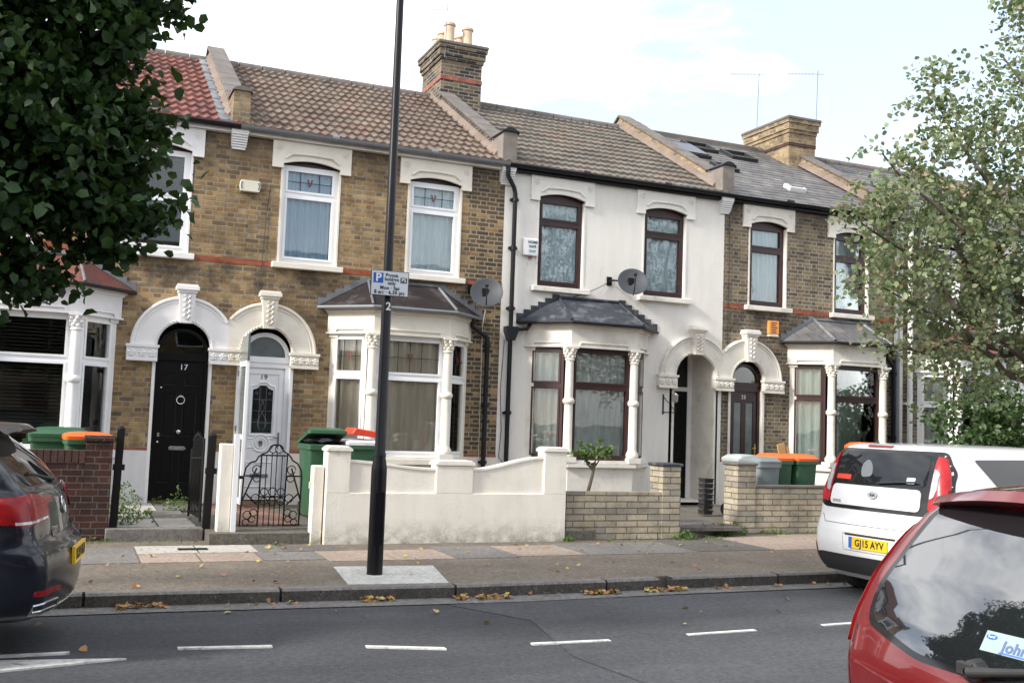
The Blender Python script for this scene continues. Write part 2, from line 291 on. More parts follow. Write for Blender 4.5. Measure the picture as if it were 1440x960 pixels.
M['leaf_hedge'] = leaf_mat('hedge_leaf', [(.018, .042, .014, 1), (.03, .068, .02, 1), (.05, .10, .03, 1), (.075, .125, .04, 1)], .3, .5)
M['leaf_weed'] = leaf_mat('weed_leaf', [(.06, .12, .03, 1), (.10, .18, .04, 1), (.14, .22, .06, 1)], .3, .6)
M['leaf_fallen'] = leaf_mat('fallen_leaf', [(.36, .17, .065, 1), (.42, .22, .09, 1), (.28, .13, .06, 1), (.46, .28, .12, 1), (.34, .18, .09, 1), (.44, .38, .11, 1)], .15, .8)

# ------------------------------------------------------------------ mesh helpers
class MB:
    def __init__(s): s.v = []; s.f = []; s.mi = []; s.M = Matrix(); s.m = 0
    def add(s, vs, fs):
        b = len(s.v); s.v += [tuple(s.M @ Vector(p)) for p in vs]; s.f += [tuple(i+b for i in f) for f in fs]; s.mi += [s.m]*len(fs); return s
    def box(s, x0, x1, y0, y1, z0, z1):
        if x1 < x0: x0, x1 = x1, x0
        if y1 < y0: y0, y1 = y1, y0
        if z1 < z0: z0, z1 = z1, z0
        return s.add([(x0, y0, z0), (x1, y0, z0), (x1, y1, z0), (x0, y1, z0), (x0, y0, z1), (x1, y0, z1), (x1, y1, z1), (x0, y1, z1)],
                     [(0, 3, 2, 1), (4, 5, 6, 7), (0, 1, 5, 4), (1, 2, 6, 5), (2, 3, 7, 6), (3, 0, 4, 7)])
    def prism(s, poly, a, b, ax='y'):
        """poly: 2D outline; ax='y': (x,z) swept from y=a to b; 'x': (y,z); 'z': (x,y)"""
        n = len(poly)
        def P(p, t): return {'y': (p[0], t, p[1]), 'x': (t, p[0], p[1]), 'z': (p[0], p[1], t)}[ax]
        vs = [P(p, a) for p in poly] + [P(p, b) for p in poly]
        fs = [(i, (i+1) % n, n+(i+1) % n, n+i) for i in range(n)]
        tri = fill(poly)
        fs += [t for t in tri] + [tuple(n+i for i in reversed(t)) for t in tri]
        return s.add(vs, fs)
    def tube(s, path, r, n=10, cap=True, r2=None):
        path = [Vector(p) for p in path]; k = len(path); rings = []; prev = None
        for i, p in enumerate(path):
            t = (path[min(i+1, k-1)] - path[max(i-1, 0)]).normalized()
            if prev is None:
                a = Vector((0, 0, 1)) if abs(t.z) < .9 else Vector((1, 0, 0)); prev = t.cross(a).normalized()
            nn = (prev - t*prev.dot(t)).normalized(); bb = t.cross(nn); prev = nn
            rr = r if not isinstance(r, (list, tuple)) else r[i]
            rings.append([tuple(p + nn*rr*math.cos(2*PI*j/n) + bb*rr*math.sin(2*PI*j/n)) for j in range(n)])
        vs = [q for g in rings for q in g]
        fs = [(i*n+j, i*n+(j+1) % n, (i+1)*n+(j+1) % n, (i+1)*n+j) for i in range(k-1) for j in range(n)]
        if cap: fs += [tuple(range(n))[::-1], tuple((k-1)*n+j for j in range(n))]
        return s.add(vs, fs)
    def lathe(s, prof, c=(0, 0, 0), n=20, ax='z'):
        vs = []; fs = []
        for (rr, z) in prof:
            for j in range(n):
                a = 2*PI*j/n; x, y = rr*math.cos(a), rr*math.sin(a)
                vs.append({'z': (c[0]+x, c[1]+y, c[2]+z), 'y': (c[0]+x, c[1]+z, c[2]+y), 'x': (c[0]+z, c[1]+x, c[2]+y)}[ax])
        k = len(prof)
        fs = [(i*n+j, i*n+(j+1) % n, (i+1)*n+(j+1) % n, (i+1)*n+j) for i in range(k-1) for j in range(n)]
        fs += [tuple(range(n))[::-1], tuple((k-1)*n+j for j in range(n))]
        return s.add(vs, fs)
    def grid(s, rows, loop=False):
        k = len(rows); n = len(rows[0]); vs = [p for r_ in rows for p in r_]
        fs = [(i*n+j, i*n+(j+1) % n, (i+1)*n+(j+1) % n, (i+1)*n+j) for i in range(k-1) for j in range(n if loop else n-1)]
        return s.add(vs, fs)
    def build(s, name, mat, parent=None, smooth=False, bevel=0, local=False, bseg=1):
        off = Vector((0, 0, 0))
        if parent is not None and not local:
            q = parent
            while q is not None: off += q.location; q = q.parent
        me = bpy.data.meshes.new(name)
        me.from_pydata([tuple(Vector(p)-off) for p in s.v], [], s.f)
        mats = mat if isinstance(mat, (list, tuple)) else [mat]
        for m_ in mats: me.materials.append(m_)
        if len(mats) > 1: me.polygons.foreach_set('material_index', s.mi)
        bm = bmesh.new(); bm.from_mesh(me); bmesh.ops.remove_doubles(bm, verts=bm.verts, dist=1e-5); bmesh.ops.recalc_face_normals(bm, faces=bm.faces)
        if bevel:
            es = [e for e in bm.edges if e.is_manifold and e.calc_face_angle(0) > .6]
            if es: bmesh.ops.bevel(bm, geom=es, offset=bevel, segments=bseg, affect='EDGES', profile=.5, clamp_overlap=True)
        bm.to_mesh(me); bm.free()
        if smooth:
            me.polygons.foreach_set('use_smooth', [True]*len(me.polygons))
            try: me.set_sharp_from_angle(angle=R(40))
            except Exception: pass
        o = bpy.data.objects.new(name, me); C.objects.link(o)
        if parent is not None: o.parent = parent
        return o
def fill(poly):
    from mathutils.geometry import tessellate_polygon
    return [tuple(t) for t in tessellate_polygon([[Vector((p[0], p[1], 0)) for p in poly]])]
def B(*boxes):
    m = MB()
    for b in boxes: m.box(*b)
    return m
def thing(name, label, cat, loc=(0, 0, 0), rz=0, group=None):
    o = bpy.data.objects.new(name, None); C.objects.link(o); o.location = loc; o.rotation_euler = (0, 0, rz); o.empty_display_size = .2
    return tag(o, label, cat, group)
def tag(o, label, cat, group=None):
    o['label'] = label; o['category'] = cat
    if group: o['group'] = group
    return o
def struct(o, kind='structure', label=None, cat=None):
    o['kind'] = kind
    if label: o['label'] = label; o['category'] = cat
    return o
def text(name, s_, size, Mx, mat, parent, ext=.002, bold=0.0, sx=1.0, align='CENTER', local=True):
    c = bpy.data.curves.new(name, 'FONT'); c.body = s_; c.size = size; c.extrude = ext; c.align_x = align; c.align_y = 'CENTER'; c.offset = bold; c.space_character = 1.05
    t = bpy.data.objects.new(name, c); C.objects.link(t)
    dg = bpy.context.evaluated_depsgraph_get(); me = bpy.data.meshes.new_from_object(t.evaluated_get(dg))
    bpy.data.objects.remove(t); bpy.data.curves.remove(c)
    off = Vector((0, 0, 0))
    if not local:
        q = parent
        while q is not None: off += q.location; q = q.parent
    me.transform(Matrix.Translation(-off) @ Mx @ Matrix.Diagonal((sx, 1, 1, 1))); me.materials.clear(); me.materials.append(mat)
    o = bpy.data.objects.new(name, me); C.objects.link(o); o.parent = parent; return o
def face_front(x, y, z): return Matrix.Translation((x, y, z)) @ Matrix.Rotation(R(90), 4, 'X')   # text readable from -Y

# ------------------------------------------------------------------ foliage helpers
def leaves_mesh(name, pts, nrm, size, mat, parent=None, aspect=.8, fold=.25, rnd=None, droop=.0):
    """pts (n,3) leaf positions, nrm (n,3) facing; each leaf a folded pointed blade of four faces"""
    n = len(pts); pts = np.asarray(pts, float)
    if parent is not None:
        off = Vector((0, 0, 0)); q = parent
        while q is not None: off += q.location; q = q.parent
        pts = pts - np.array(off)
    sz = size*(RNG.uniform(.6, 1.25, n))[:, None]
    a = RNG.normal(size=(n, 3)); a[:, 2] -= droop
    nrm = nrm/np.linalg.norm(nrm, axis=1, keepdims=True)
    a -= (a*nrm).sum(1, keepdims=True)*nrm; a /= np.linalg.norm(a, axis=1, keepdims=True)
    b = np.cross(nrm, a)
    tpl = [(-.5, 0, 0), (-.18, .5*aspect, fold*.3), (.25, .38*aspect, fold*.25), (.55, 0, -fold*.3), (.25, -.38*aspect, fold*.25), (-.18, -.5*aspect, fold*.3), (.05, 0, -.02)]
    V = np.stack([pts + sz*(t[0]*a + t[1]*b + t[2]*nrm) for t in tpl], 1).reshape(-1, 3)
    base = (np.arange(n)*7)[:, None]
    F = np.concatenate([base+np.array([[0, 6, 2, 1]]), base+np.array([[0, 5, 4, 6]]), base+np.array([[6, 4, 3, 2]])], 1).reshape(-1, 4)
    me = bpy.data.meshes.new(name); me.vertices.add(len(V)); me.vertices.foreach_set('co', V.ravel())
    me.loops.add(F.size); me.loops.foreach_set('vertex_index', F.ravel().astype(np.int32))
    me.polygons.add(len(F)); me.polygons.foreach_set('loop_start', np.arange(0, F.size, 4, dtype=np.int32)); me.polygons.foreach_set('loop_total', np.full(len(F), 4, np.int32))
    me.update(calc_edges=True)
    rr = rnd if rnd is not None else RNG.uniform(0, 1, n)
    at = me.attributes.new('rnd', 'FLOAT', 'FACE'); at.data.foreach_set('value', np.repeat(rr, 3).astype(np.float32))
    me.materials.append(mat); o = bpy.data.objects.new(name, me); C.objects.link(o)
    if parent is not None: o.parent = parent
    return o
def clump_points(clumps, n, tw=0):
    """clumps: (x,y,z,rx,ry,rz,weight)"""
    w_ = np.array([c[6] for c in clumps], float); w_ /= w_.sum(); out = []; nr = []
    for c, k in zip(clumps, (w_*n).astype(int)):
        dv = RNG.normal(size=(k, 3)); dv /= np.linalg.norm(dv, axis=1, keepdims=True)
        rad = RNG.uniform(.0, 1, k)**.45
        # lumpiness
        lump = 1 + .22*np.sin(dv[:, 0]*5+c[0]*3)*np.sin(dv[:, 1]*6+c[1])*np.sin(dv[:, 2]*5+c[2]*2)
        q = dv*np.array(c[3:6])*(rad*lump)[:, None]
        if tw:                              # gather leaves on short drooping sprays
            ns = max(3, k//16); cen = q[:ns]; who = RNG.integers(0, ns, k)
            ax = np.concatenate([RNG.normal(size=(ns, 2)), -np.abs(RNG.normal(size=(ns, 1)))*.55], 1); ax /= np.linalg.norm(ax, axis=1, keepdims=True)
            tt = RNG.uniform(-1, 1, (k, 1)); sc_ = tw*min(1.0, c[3]/.5)
            q = cen[who] + ax[who]*tt*sc_*1.5 + RNG.normal(size=(k, 3))*sc_*.33
        out.append(np.array(c[:3]) + q)
        nn = dv + RNG.normal(size=(k, 3))*.7; nn[:, 2] += .6; nr.append(nn)
    return np.concatenate(out), np.concatenate(nr)
def limb(mb, a, b, r0, r1, n=7, wob=.06, seed=0):
    rr = random.Random(seed); a = Vector(a); b = Vector(b); k = 7; L_ = (b-a).length
    path = [a.lerp(b, i/k) + Vector((rr.uniform(-1, 1), rr.uniform(-1, 1), rr.uniform(-.6, .6)))*L_*wob*(0 if i in (0, k) else 1) for i in range(k+1)]
    mb.tube(path, [r0+(r1-r0)*i/k for i in range(k+1)], n); return path

# ================================================================== GROUND
PZ, RZ = -.20, -.32      # pavement and road levels; door thresholds are at 0
def ground_mat(name, c1, c2, sc=140, big=.8, crack=False, rough=.92, speck=None, bump=.5, lanes=False):
    m = N(name); p = m.pos(); c0 = c1
    f = m.ramp(m.noise(sc, 3, .7, p), [(.3, c1), (.7, c2)])
    g = m.ramp(m.noise(big, 9, .72, p), [(.38, grey(.0)), (.72, grey(.6))])
    col = m.mix(g, f, tuple(x*.55 for x in c1[:3])+(1,))
    col = m.mix(1.0, col, m.ramp(m.noise(22, 4, .75, p), [(.30, grey(.62)), (.5, grey(1)), (.70, grey(1.35))]), 'MULTIPLY')
    col = m.mix(m.ramp(m.noise(34, 2, .5, p), [(.68, grey(0)), (.73, grey(.5))]), col, tuple(min(1, x*1.9) for x in c2[:3])+(1,))
    col = m.mix(m.ramp(m.noise(5.5, 5, .7, p), [(.62, grey(0)), (.70, grey(.45))]), col, tuple(x*.5 for x in c1[:3])+(1,))
    if lanes:
        mq = m.n('ShaderNodeMapping'); mq.inputs['Scale'].default_value = (.10, 1.1, 1); m.l(p, mq.inputs[0])
        col = m.mix(1.0, col, m.ramp(m.noise(1.2, 5, .6, mq.outputs[0]), [(.32, grey(.78)), (.5, grey(1)), (.68, grey(1.22))]), 'MULTIPLY')
        col = m.mix(m.ramp(m.noise(1.7, 3, .6, p), [(.68, grey(0)), (.76, grey(.6))]), col, (.018, .018, .019, 1))
    if speck: col = m.mix(m.ramp(m.noise(sc*.6, 2, .5, p), [(.66, grey(0)), (.72, grey(.6))]), col, speck)
    if crack:
        vo = m.n('ShaderNodeTexVoronoi', feature='DISTANCE_TO_EDGE'); vo.inputs['Scale'].default_value = .35
        nn = m.n('ShaderNodeTexNoise'); nn.inputs['Scale'].default_value = 2.5; m.l(p, nn.inputs['Vector'])
        va = m.n('ShaderNodeVectorMath', operation='MULTIPLY_ADD'); m.l(nn.outputs['Color'], va.inputs[0]); va.inputs[1].default_value = (.5, .5, .5); m.l(p, va.inputs[2])
        m.l(va.outputs[0], vo.inputs['Vector'])
        col = m.mix(m.ramp(vo.outputs['Distance'], [(.0, grey(.8)), (.004, grey(0))]), col, grey(.012))
    m.l(col, m.p.inputs['Base Color']); m.p.inputs['Roughness'].default_value = rough; m.p.inputs['Specular IOR Level'].default_value = .3
    m.bump(m.noise(sc, 3, .7, p), bump, .006); return m.m
G_road = ground_mat('road_asphalt', (.040, .042, .047, 1), (.068, .070, .077, 1), 150, .5, False, lanes=True, speck=(.17, .17, .17, 1))
G_road2 = ground_mat('patched_asphalt', (.052, .054, .058, 1), (.080, .083, .091, 1), 150, .6, False, lanes=True, speck=(.17, .17, .17, 1))
G_pave = ground_mat('pavement_asphalt', (.11, .09, .07, 1), (.23, .195, .155, 1), 45, .9, False, speck=(.36, .34, .31, 1))
G_slab = ground_mat('grey_paving_slab', (.15, .14, .13, 1), (.22, .205, .19, 1), 50, 1.2)
G_slabp = ground_mat('pink_paving_slab', (.29, .225, .18, 1), (.36, .29, .24, 1), 50, 1.2)
G_slabl = ground_mat('pale_paving_slab', (.40, .38, .34, 1), (.47, .45, .41, 1), 50, 1.2)
G_slabd = ground_mat('dark_paving_slab', (.10, .093, .085, 1), (.15, .14, .13, 1), 50, 1.2)
G_conc = ground_mat('pale_concrete', (.44, .43, .40, 1), (.54, .53, .50, 1), 70, 1.5)
G_kerb = ground_mat('granite_kerb', (.045, .042, .038, 1), (.115, .108, .1, 1), 70, 2.5, speck=(.2, .19, .18, 1))
G_kerbtop = ground_mat('pale_kerb_top', (.14, .13, .12, 1), (.22, .205, .19, 1), 70, 2.5)  # lighter tone for the top faces of the kerb stones
G_gutter = ground_mat('gutter_setts', (.12, .115, .11, 1), (.21, .2, .19, 1), 30, 2.5)
G_soil = ground_mat('garden_ground', (.10, .09, .075, 1), (.17, .155, .13, 1), 40, 1.2)

KERB = [(-60, -6.95), (-3, -6.98), (-1.5, -7.0), (0, -7.08), (1.8, -7.17), (3.5, -7.09), (5.9, -7.06), (60, -7.0)]
def kerb_y(x):
    for (a, ya), (b, yb) in zip(KERB, KERB[1:]):
        if a <= x <= b: return ya + (yb-ya)*(x-a)/(b-a)
m = MB(); m.add([(-900, -900, RZ), (900, -900, RZ), (900, 900, RZ), (-900, 900, RZ)], [(0, 1, 2, 3)])
struct(m.build('ground', G_road))
m = MB(); m.add([(-60, -14.8, RZ+.004), (60, -14.8, RZ+.004), (60, -7.0, RZ+.004), (-60, -7.0, RZ+.004)], [(0, 1, 2, 3)]); struct(m.build('road', G_road))
# newer patch of asphalt right of the long joint
m = MB(); m.add([(1.05, -7.45, RZ+.008), (1.5, -8.3, RZ+.008), (1.25, -9.6, RZ+.008), (1.6, -12, RZ+.008), (60, -12, RZ+.008), (60, -7.35, RZ+.008), (3.5, -7.42, RZ+.008)], [(0, 1, 2, 3, 4, 5, 6)])
struct(m.build('road_patch', G_road2))
m = MB()
for (a, ya), (b, yb) in zip(KERB, KERB[1:]): m.add([(a, ya-.30, RZ+.012), (b, yb-.30, RZ+.012), (b, yb+.02, RZ+.012), (a, ya+.02, RZ+.012)], [(0, 1, 2, 3)])
struct(m.build('gutter_channel', G_gutter))
m = MB(); top = [(a, b+.14) for a, b in KERB] + [(60, 20), (-60, 20)]
m.prism(top, RZ-.1, PZ, 'z'); struct(m.build('pavement', G_pave))
# kerb stones with open joints
m = MB(); x = -14.0; joints = []
while x < 22:
    ln = 1.5 if not (-2.6 < x < 7) else 1.62
    xe = x + ln
    if x < 3.58 < xe: xe = 3.50
    if abs(x-3.50) < .01: x = 3.64; xe = 5.0       # missing piece: a little drain slot in the kerb
    j = .012
    y0, y1 = kerb_y(x+j), kerb_y(xe-j); tz = PZ+.006+random.uniform(-.003, .003)
    vs = [(x+j, y0, RZ-.05), (xe-j, y1, RZ-.05), (xe-j, y1+.15, RZ-.05), (x+j, y0+.15, RZ-.05),
          (x+j, y0, tz-.02), (xe-j, y1, tz-.02), (x+j, y0+.02, tz), (xe-j, y1+.02, tz), (xe-j, y1+.15, tz), (x+j, y0+.15, tz)]
    m.m = 0; m.add(vs, [(0, 1, 5, 4), (1, 2, 8, 7, 5), (0, 4, 6, 9, 3), (2, 3, 9, 8)]); m.m = 1; m.add(vs, [(4, 5, 7, 6), (6, 7, 8, 9)]); m.m = 0
    x = xe
struct(m.build('kerb', [G_kerb, G_kerbtop]))
# paving slabs next to the garden walls, own tones
m = MB()
def slab(x0, x1, y0, y1, k, h=.006):
    m.m = k; g = .011; m.box(x0+g, x1-g, y0+g, y1-g, PZ-.02, PZ+h); m.m = 0
slabs = [(-1.45, -.80, -4.55, -3.9, 2), (-.8, -.15, -4.55, -3.9, 2), (-1.45, -.85, -5.25, -4.56, 1), (-.85, -.22, -5.25, -4.56, 1),
         (-.15, .12, -4.55, -3.9, 0), (-2.3, -1.45, -5.25, -4.0, 0), (-.22, .45, -5.25, -4.56, 0), (.12, .78, -4.55, -4.05, 3), (.45, 1.2, -5.4, -4.56, 1), (1.2, 1.9, -5.4, -4.56, 1),
         (1.9, 2.7, -5.4, -4.3, 0), (2.7, 3.6, -5.3, -4.35, 1), (3.6, 5.2, -5.3, -4.2, 0), (5.2, 6.4, -5.2, -4.1, 3), (6.4, 7.6, -5.2, -3.75, 1), (7.6, 9, -5.1, -3.6, 1), (9, 11, -5.0, -3.4, 0), (-4, -2.3, -5.25, -3.6, 3)]
for a in slabs: slab(*a)
struct(m.build('paving_slabs', [G_slab, G_slabp, G_slabl, G_slabd]))
m = MB(); m.add([(-1.04, -4.33, PZ+.010), (-.66, -4.33, PZ+.010), (-.66, -4.16, PZ+.010), (-1.04, -4.16, PZ+.010)], [(0, 1, 2, 3)])
o = B((-1.0, -.68, -4.32, -4.16, PZ, PZ+.011)).build('drain_cover', M['black_iron']); tag(o, 'small dark metal cover set in the pale slab before the left step', 'cover')
m = MB(); m.prism([(.39, -5.80), (1.44, -5.88), (1.22, -7.0), (.26, -6.93)], PZ-.02, PZ+.009, 'z'); struct(m.build('lamp_base_concrete', G_conc))
# garden ground behind the front walls
GX = [(-8, -3.35), (-.62, -3.35), (-.62, -3.85), (4.0, -3.95), (6.1, -3.8), (6.9, -3.45), (9.4, -3.1), (13.3, -3.0), (30, -3.0), (30, .1), (-8, .1)]
m = MB(); m.prism(GX, PZ-.1, -.07, 'z'); struct(m.build('garden_ground', G_soil))
m = MB()
for (a, b, c_, d_, k) in [(-1.62, -1.14, -3.22, -2.25, 2), (-1.13, -.70, -3.22, -2.25, 2), (-1.62, -1.14, -2.24, -1.2, 2), (-1.13, -.70, -2.24, -1.2, 0), (-1.5, -1.0, -1.19, -.02, 2), (-.99, -.4, -1.19, -.02, 0)]:
    m.m = k; m.box(a, b-.01, c_, d_-.01, -.09, -.045)
m.m = 0
struct(m.build('slab_path', [G_slab, G_slabp, G_slabl]))
struct(B((-1.74, -.64, -3.42, -3.22, PZ-.03, -.05)).build('front_step', G_slab, bevel=.01))
struct(B((-.42, .55, -3.82, -3.02, PZ-.03, -.13)).build('gate_threshold', G_slab, bevel=.01))
struct(B((-.30, .62, -3.0, -.02, -.1, -.055)).build('brick_path', M['brick_path']))
struct(B((5.75, 6.85, -3.85, -.0, -.1, -.05)).build('side_path', G_slabd))
# painted marks
m = MB()
def dash(xa, ya, xb, yb, w_=.055, z=RZ+.016):
    m.prism([(xa, ya-w_/2), (xb, yb-w_/2), (xb, yb+w_/2), (xa, ya+w_/2)], z-.012, z, 'z')
for q in [(-3.3, -8.66, -2.1, -8.66), (-1.40, -8.69, -.76, -8.78), (-.11, -8.95, .43, -9.15), (1.12, -9.16, 1.77, -9.19), (2.51, -9.15, 3.19, -9.12), (3.93, -9.08, 4.6, -9.05), (5.3, -9.05, 6, -9.05)]: dash(*q)
m.prism([(-4.5, -9.35), (-2.5, -9.09), (-1.75, -8.93), (-2.5, -8.80), (-4.5, -8.85)], RZ+.004, RZ+.016, 'z')
struct(m.build('road_markings', M['line_paint']))

# ================================================================== HOUSES
ZR = lambda y: 5.88 + .553*y          # roof plane
RIDGE = 4.0
def win_frame(mb, w_, h, tz, fw=.05, dep=.06, sash=True):
    """origin bottom centre, facing -Y"""
    mb.box(-w_/2, -w_/2+fw, 0, dep, 0, h); mb.box(w_/2-fw, w_/2, 0, dep, 0, h)
    mb.box(-w_/2+fw, w_/2-fw, 0, dep, 0, fw); mb.box(-w_/2+fw, w_/2-fw, 0, dep, h-fw, h)
    if tz: mb.box(-w_/2+fw, w_/2-fw, 0, dep, tz-fw*.55, tz+fw*.55)
    if sash:
        s_ = .035; x0, x1 = -w_/2+fw, w_/2-fw
        for (a, b) in ([(fw, tz-fw*.55), (tz+fw*.55, h-fw)] if tz else [(fw, h-fw)]):
            mb.box(x0, x0+s_, -.012, dep-.01, a, b); mb.box(x1-s_, x1, -.012, dep-.01, a, b)
            mb.box(x0+s_, x1-s_, -.012, dep-.01, a, a+s_); mb.box(x0+s_, x1-s_, -.012, dep-.01, b-s_, b)
def curtain(mb, w_, h, y, folds=9, amp=.02, seed=0, z0=.02, x0=None, x1=None):
    rr = random.Random(seed); ph = rr.uniform(0, 6); n = 70
    a = -w_/2 if x0 is None else x0; b = w_/2 if x1 is None else x1
    def yy(x, t): return y + amp*math.sin((x-a)/(b-a)*folds*2*PI+ph+.5*math.sin(7*x)) + amp*.5*math.sin((x-a)/(b-a)*folds*4.7+ph*2)*(1-.4*t)
    mb.grid([[(a+(b-a)*i/n, yy(a+(b-a)*i/n, t), z0+(h-z0)*t) for i in range(n+1)] for t in (0, .25, .5, .75, 1)])
def leadlight(mb, mr, w_, z0, z1, y=.018):
    """leaded top light: bars and a small tulip"""
    for fx in (-.17, 0.17): mb.box(fx*w_-.004, fx*w_+.004, y, y+.006, z0, z1)
    mb.box(-w_/2+.09, w_/2-.09, y+.001, y+.007, z0+(z1-z0)*.48-.004, z0+(z1-z0)*.48+.004)
    zc = z0+(z1-z0)*.5
    mr.prism([(-.045, zc+.06), (-.02, zc+.05), (-.012, zc-.02), (0, zc-.03), (.012, zc-.02), (.02, zc+.05), (.045, zc+.06), (.03, zc-.02), (0, zc-.075), (-.03, zc-.02)], y-.006, y)
def wall_shell(T, W, holes, mats, parent, plinth=None):
    """front wall with openings, party walls, back wall and floors: one mesh"""
    xs = sorted({0, W} | {h[0] for h in holes} | {h[1] for h in holes}); zs = sorted({-.35, 5.8} | {h[2] for h in holes} | {h[3] for h in holes})
    m = MB(); m.M = T
    for a, b in zip(xs, xs[1:]):
        for c_, e in zip(zs, zs[1:]):
            cx, cz = (a+b)/2, (c_+e)/2
            if any(h[0] < cx < h[1] and h[2] < cz < h[3] for h in holes): continue
            m.add([(a, 0, c_), (b, 0, c_), (b, 0, e), (a, 0, e)], [(0, 1, 2, 3)])
    for h in holes:
        a, b, c_, e = h[:4]; D_ = .24
        m.add([(a, 0, c_), (a, D_, c_), (a, D_, e), (a, 0, e), (b, 0, c_), (b, D_, c_), (b, D_, e), (b, 0, e)], [(0, 1, 2, 3), (4, 5, 6, 7), (0, 1, 5, 4), (3, 2, 6, 7)])
    g = .001
    m.m = 1
    for X_ in (g, W-g): m.add([(X_, 0, -.35), (X_, 8, -.35), (X_, 8, 5.8), (X_, RIDGE, ZR(RIDGE)-.1), (X_, 0, 5.8)], [(0, 1, 2, 3, 4)])
    m.add([(g, 8, -.35), (W-g, 8, -.35), (W-g, 8, 5.8), (g, 8, 5.8)], [(0, 1, 2, 3)])
    for z in (-.02, 2.95, 5.75): m.add([(g, .1, z), (W-g, .1, z), (W-g, 8, z), (g, 8, z)], [(0, 1, 2, 3)])
    m.add([(g, 3.2, 0), (W-g, 3.2, 0), (W-g, 3.2, 5.7), (g, 3.2, 5.7)], [(0, 1, 2, 3)])
    o = m.build('wall', [mats, M['dark_room']], parent); return o
def arch_surround(T, cx, zc, ro, ri, mat, parent, clip=None, dep=.07, open_in=None, keytop=3.25, side='both', blk=(.36, .36)):
    """white half-round surround with carved blocks and keystone. clip: cut at this x (low side)"""
    m = MB(); m.M = T
    a0 = 0.0; a1 = PI
    if clip is not None: a1 = PI - math.acos(min(1, (cx-clip)/ro))
    n = 40
    outer = [(cx+ro*math.cos(a0+(a1-a0)*i/n), zc+ro*math.sin(a0+(a1-a0)*i/n)) for i in range(n+1)]
    if clip is not None: outer += [(clip, zc)]
    inner = [(cx-ri*math.cos(PI*i/n), zc+ri*math.sin(PI*i/n)) for i in range(n+1)]
    m.prism(outer+inner, -dep, .0)
    # outer rim moulding, raised band and cable-moulded inner rim
    m.tube([(cx+(ro-.03)*math.cos(a0+(a1-a0)*i/n), -dep, zc+(ro-.03)*math.sin(a0+(a1-a0)*i/n)) for i in range(n+1)], .028, 8)
    m.tube([(cx+(ro-.085)*math.cos(a0+(a1-a0-.05)*i/n), -dep-.0, zc+(ro-.085)*math.sin(a0+(a1-a0-.05)*i/n)) for i in range(n+1)], .012, 6)
    for i in range(26):
        a = PI*(i+.5)/26
        if abs(a-PI/2) < .22: continue
        c_ = Vector((cx+(ri+.03)*math.cos(a), -dep-.004, zc+(ri+.03)*math.sin(a))); t = Vector((-math.sin(a+.6), 0, math.cos(a+.6)))*.028
        m.tube([c_-t, c_+t], [.010, .016], 6)
    # spring blocks with foliage carving
    x_in = ri+.01
    bl = []
    lo = clip if clip is not None else cx-ro-.03
    bl.append((lo, cx-x_in+.02)); bl.append((cx+x_in-.02, cx+ro+.04))
    rr = random.Random(int(cx*100))
    for (a, b) in bl:
        m.box(a, b, -dep-.03, 0, zc-.22, zc); m.box(a-(.02 if clip is None or a != lo else 0), b+.015, -dep-.05, 0, zc-.03, zc+.012); m.box(a, b, -dep-.042, 0, zc-.235, zc-.205)
        k = max(2, int((b-a)/.11)); wq = (b-a)/k
        for i in range(k):
            c_ = (a+wq*(i+.5), -dep-.032, zc-.118)
            for q in range(5):
                an = q*2*PI/5+PI/2
                m.lathe([(.001, -.018), (.022, -.012), (.026, 0), (.018, .012), (.001, .016)], (c_[0]+.034*math.cos(an), c_[1], c_[2]+.036*math.sin(an)), 7, 'y')
            m.lathe([(.001, -.028), (.016, -.018), (.018, 0), (.001, .01)], c_, 7, 'y')
    # keystone
    kt = keytop
    m.prism([(cx-.085, zc+ri-.02), (cx+.085, zc+ri-.02), (cx+.125, kt-.12), (cx-.125, kt-.12)], -dep-.10, 0)
    m.box(cx-.14, cx+.14, -dep-.125, 0, kt-.125, kt-.085); m.box(cx-.165, cx+.165, -dep-.15, 0, kt-.085, kt-.03); m.box(cx-.15, cx+.15, -dep-.13, 0, kt-.03, kt)
    for i in range(5):
        z = zc+ri+.03+i*(kt-.15-zc-ri-.03)/5
        for s_ in (-1, 1): m.tube([(cx, -dep-.105, z), (cx+s_*.045, -dep-.115, z+.05), (cx+s_*.02, -dep-.105, z+.085)], [.012, .017, .006], 6)
    o = m.build('door_arch', mat, parent, smooth=True); return o
